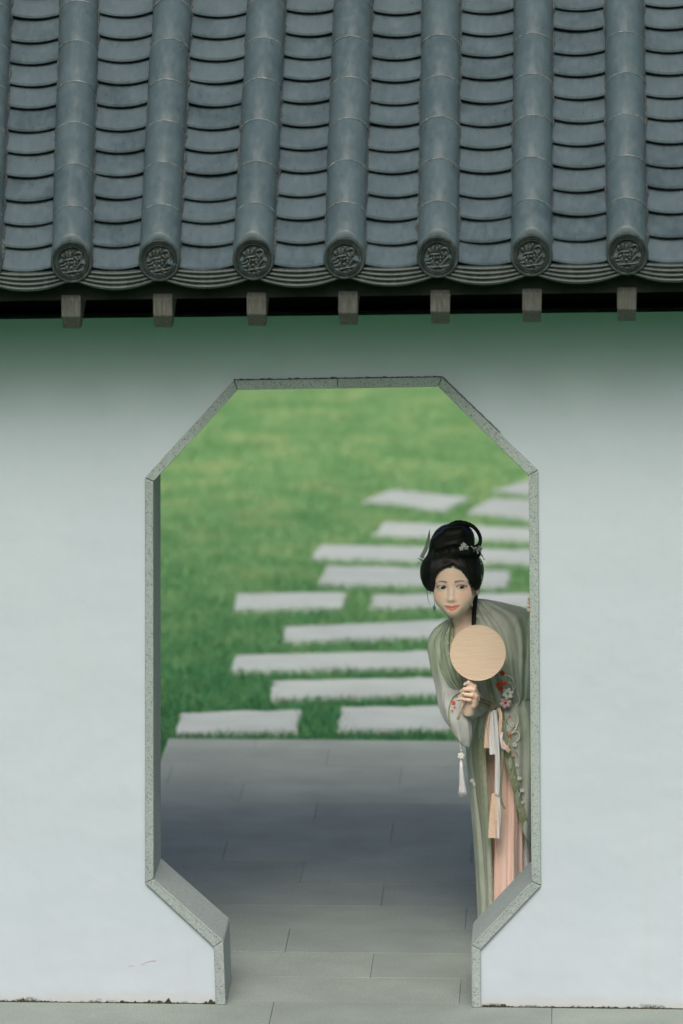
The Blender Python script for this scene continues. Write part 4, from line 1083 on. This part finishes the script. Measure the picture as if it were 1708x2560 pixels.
emb_flower(1134, 1757, 6, M_ORANGE, M_RED, GS); emb_flower(1131, 1776, 5, M_PINK, M_ORANGE, GS); emb_flower(1136, 1766, 4, M_WT, M_RED, GS)
for px, py, r in ((1180, 1952, 6), (1187, 1960, 6)): emb_flower(px, py, r, M_WT, M_CREAM, GR, 5, .003)
for px, py, r in ((1299, 1946, 6), (1305, 1976, 6)): emb_flower(px, py, r, M_WT, M_CREAM, GR, 5, .003)
for a in ((1273, 1790, 6, M_PINK, M_RED), (1281, 1812, 7, M_WT, M_GREENT), (1276, 1838, 5, M_ORANGE, M_RED), (1287, 1862, 7, M_WT, M_CREAM), (1283, 1888, 5, M_PINK, M_RED), (1293, 1914, 6, M_WT, M_CREAM), (1308, 2006, 5, M_WT, M_CREAM)): emb_flower(*a, GR)
def cord(pts, r, mat, G, lift=.003, name='embroidered_cord'):
    K = spline([(a, b, 0) for a, b in pts], 8*len(pts)); part_obj(name, tube_vf([P(a, b, surf_y(G, a, b)-lift) for a, b, _ in K], r, 6), mat)
cord([(1262, 1690), (1274, 1690), (1286, 1706), (1288, 1718), (1280, 1732)], .0022, M_CREAM, GRt)
cord([(1268, 1703), (1278, 1708), (1282, 1720), (1276, 1734)], .0016, M_CREAM, GRt)
cord([(1294, 1730), (1300, 1750), (1294, 1764), (1288, 1776), (1296, 1788)], .0022, M_CREAM, GRt)
cord([(1288, 1780), (1296, 1800), (1290, 1822), (1282, 1832), (1294, 1830), (1300, 1842), (1292, 1854)], .0030, M_CREAM, GR)
for k in range(16):
    a = 1262+rng.uniform(-4, 22)+k*1.6; b = 1770+k*14+rng.uniform(-5, 5); G_ = GRt if b < 1795 else GR
    cord([(a, b), (a+rng.uniform(-5, 5), b+6), (a+rng.uniform(-6, 6), b+13)], .0013, M_GREENT if k % 3 else M_CREAM, G_, .002, 'embroidered_sprig')
cord([(1150, 1733), (1134, 1742), (1124, 1764), (1122, 1796), (1130, 1826), (1146, 1848), (1156, 1862)], .0022, M_TRIM, GS, .002, 'cuff_piping')
# ---- the fan in her hand
FY = .494
fan = thing('round_fan', 'round pale wooden fan with slim handle and white tassel held in the hand', 'fan', tuple(P(1158, 1755, FY)))
def wood_mat():
    m = Mat('pale_fan_wood', .6, .3); n = m.noise(1., 5, .6, vec=m.mapped((18, 18, 320), rot=(0, math.radians(14), 0)), dist=.3); n2 = m.noise(6, 2)
    c = m.ramp(n, [(.32, (.70, .53, .40)), (.5, (.77, .61, .47)), (.7, (.82, .67, .53))]); c = m.mix(m.math('MULTIPLY', n2, .25), c, (.66, .50, .36)); m.bump(n, .08, .001); return m.color(c)
M_FAN = wood_mat(); fr = 70.5/PXM*(CAM[1]-FY)/(CAM[1]-.7)
fc = P(1195, 1632, FY-.004); ft = np.array([0, -1., .10]); ft /= np.linalg.norm(ft); fx = np.array([.998, 0, 0]); fyv = np.cross(ft, fx); v = []; f = []; ns = 72
pr = [(0, .0022), (fr*.965, .0022), (fr*.97, .0034), (fr*.995, .0034), (fr, .002), (fr, -.002), (fr*.97, -.0034), (0, -.0022)]
for r, z_ in pr:
    for k in range(ns): a = 2*math.pi*k/ns; v.append(fc+fx*r*math.cos(a)+fyv*r*math.sin(a)+ft*z_)
for i in range(len(pr)-1):
    for k in range(ns): f.append((i*ns+k, (i+1)*ns+k, (i+1)*ns+(k+1) % ns, i*ns+(k+1) % ns))
obj('fan_leaf', mesh_data('fan_leaf', v, f, M_FAN, True, 40), fan)
part_obj('handle', tube_vf([P(1186, 1676, FY+.002), P(1180, 1697, FY), P(1170, 1714, FY), P(1157, 1757, FY), P(1145, 1799, FY-.002)], [.0036, .0038, .0034, .0034, .0042], 10), M_FAN, fan)
part_obj('cord', tube_vf(spline([P(1145, 1799, FY-.002), P(1143, 1812, FY-.003), P(1149, 1850, FY-.004), P(1152, 1878, FY-.004), P(1153, 1906, FY-.004)], 20), .0011, 6), M_WT, fan)
part_obj('bead', join_vf([flower_vf(P(1153, 1890, FY-.004), 9.5/PXM, 6, WA, .6, 0), ball_vf(P(1153, 1890, FY-.004), .007), ball_vf(P(1153, 1876, FY-.004), .0028), ball_vf(P(1153, 1902, FY-.004), .0032)]), M_PEARL, fan)
M_TASSEL = plain('white_silk', (.70, .71, .74), .5, .4, .06, 300)
tp = [tube_vf([P(1153, 1903, FY-.004), P(1153, 1914, FY-.004)], [.0045, .0048], 10)]
for k in range(190):
    a = rng.uniform(0, 6.28); r = math.sqrt(rng.uniform(0, 1)); c = np.array([math.cos(a)*r, math.sin(a)*r, 0])
    e = rng.uniform(-5, 4)
    p0 = P(1153, 1906, FY-.004)+c*.0040; p1 = P(1154, 1930, FY-.004)+c*.0075; p2 = P(1156, 1965, FY-.004)+c*.0105; p3 = P(1157.5+rng.normal(0, 1.0), 1990+e, FY-.004)+c*.0145
    tp.append(tube_vf(spline([p0, p1, p2, p3], 6), .0010, 4))
part_obj('tassel', join_vf(tp), M_TASSEL, fan)
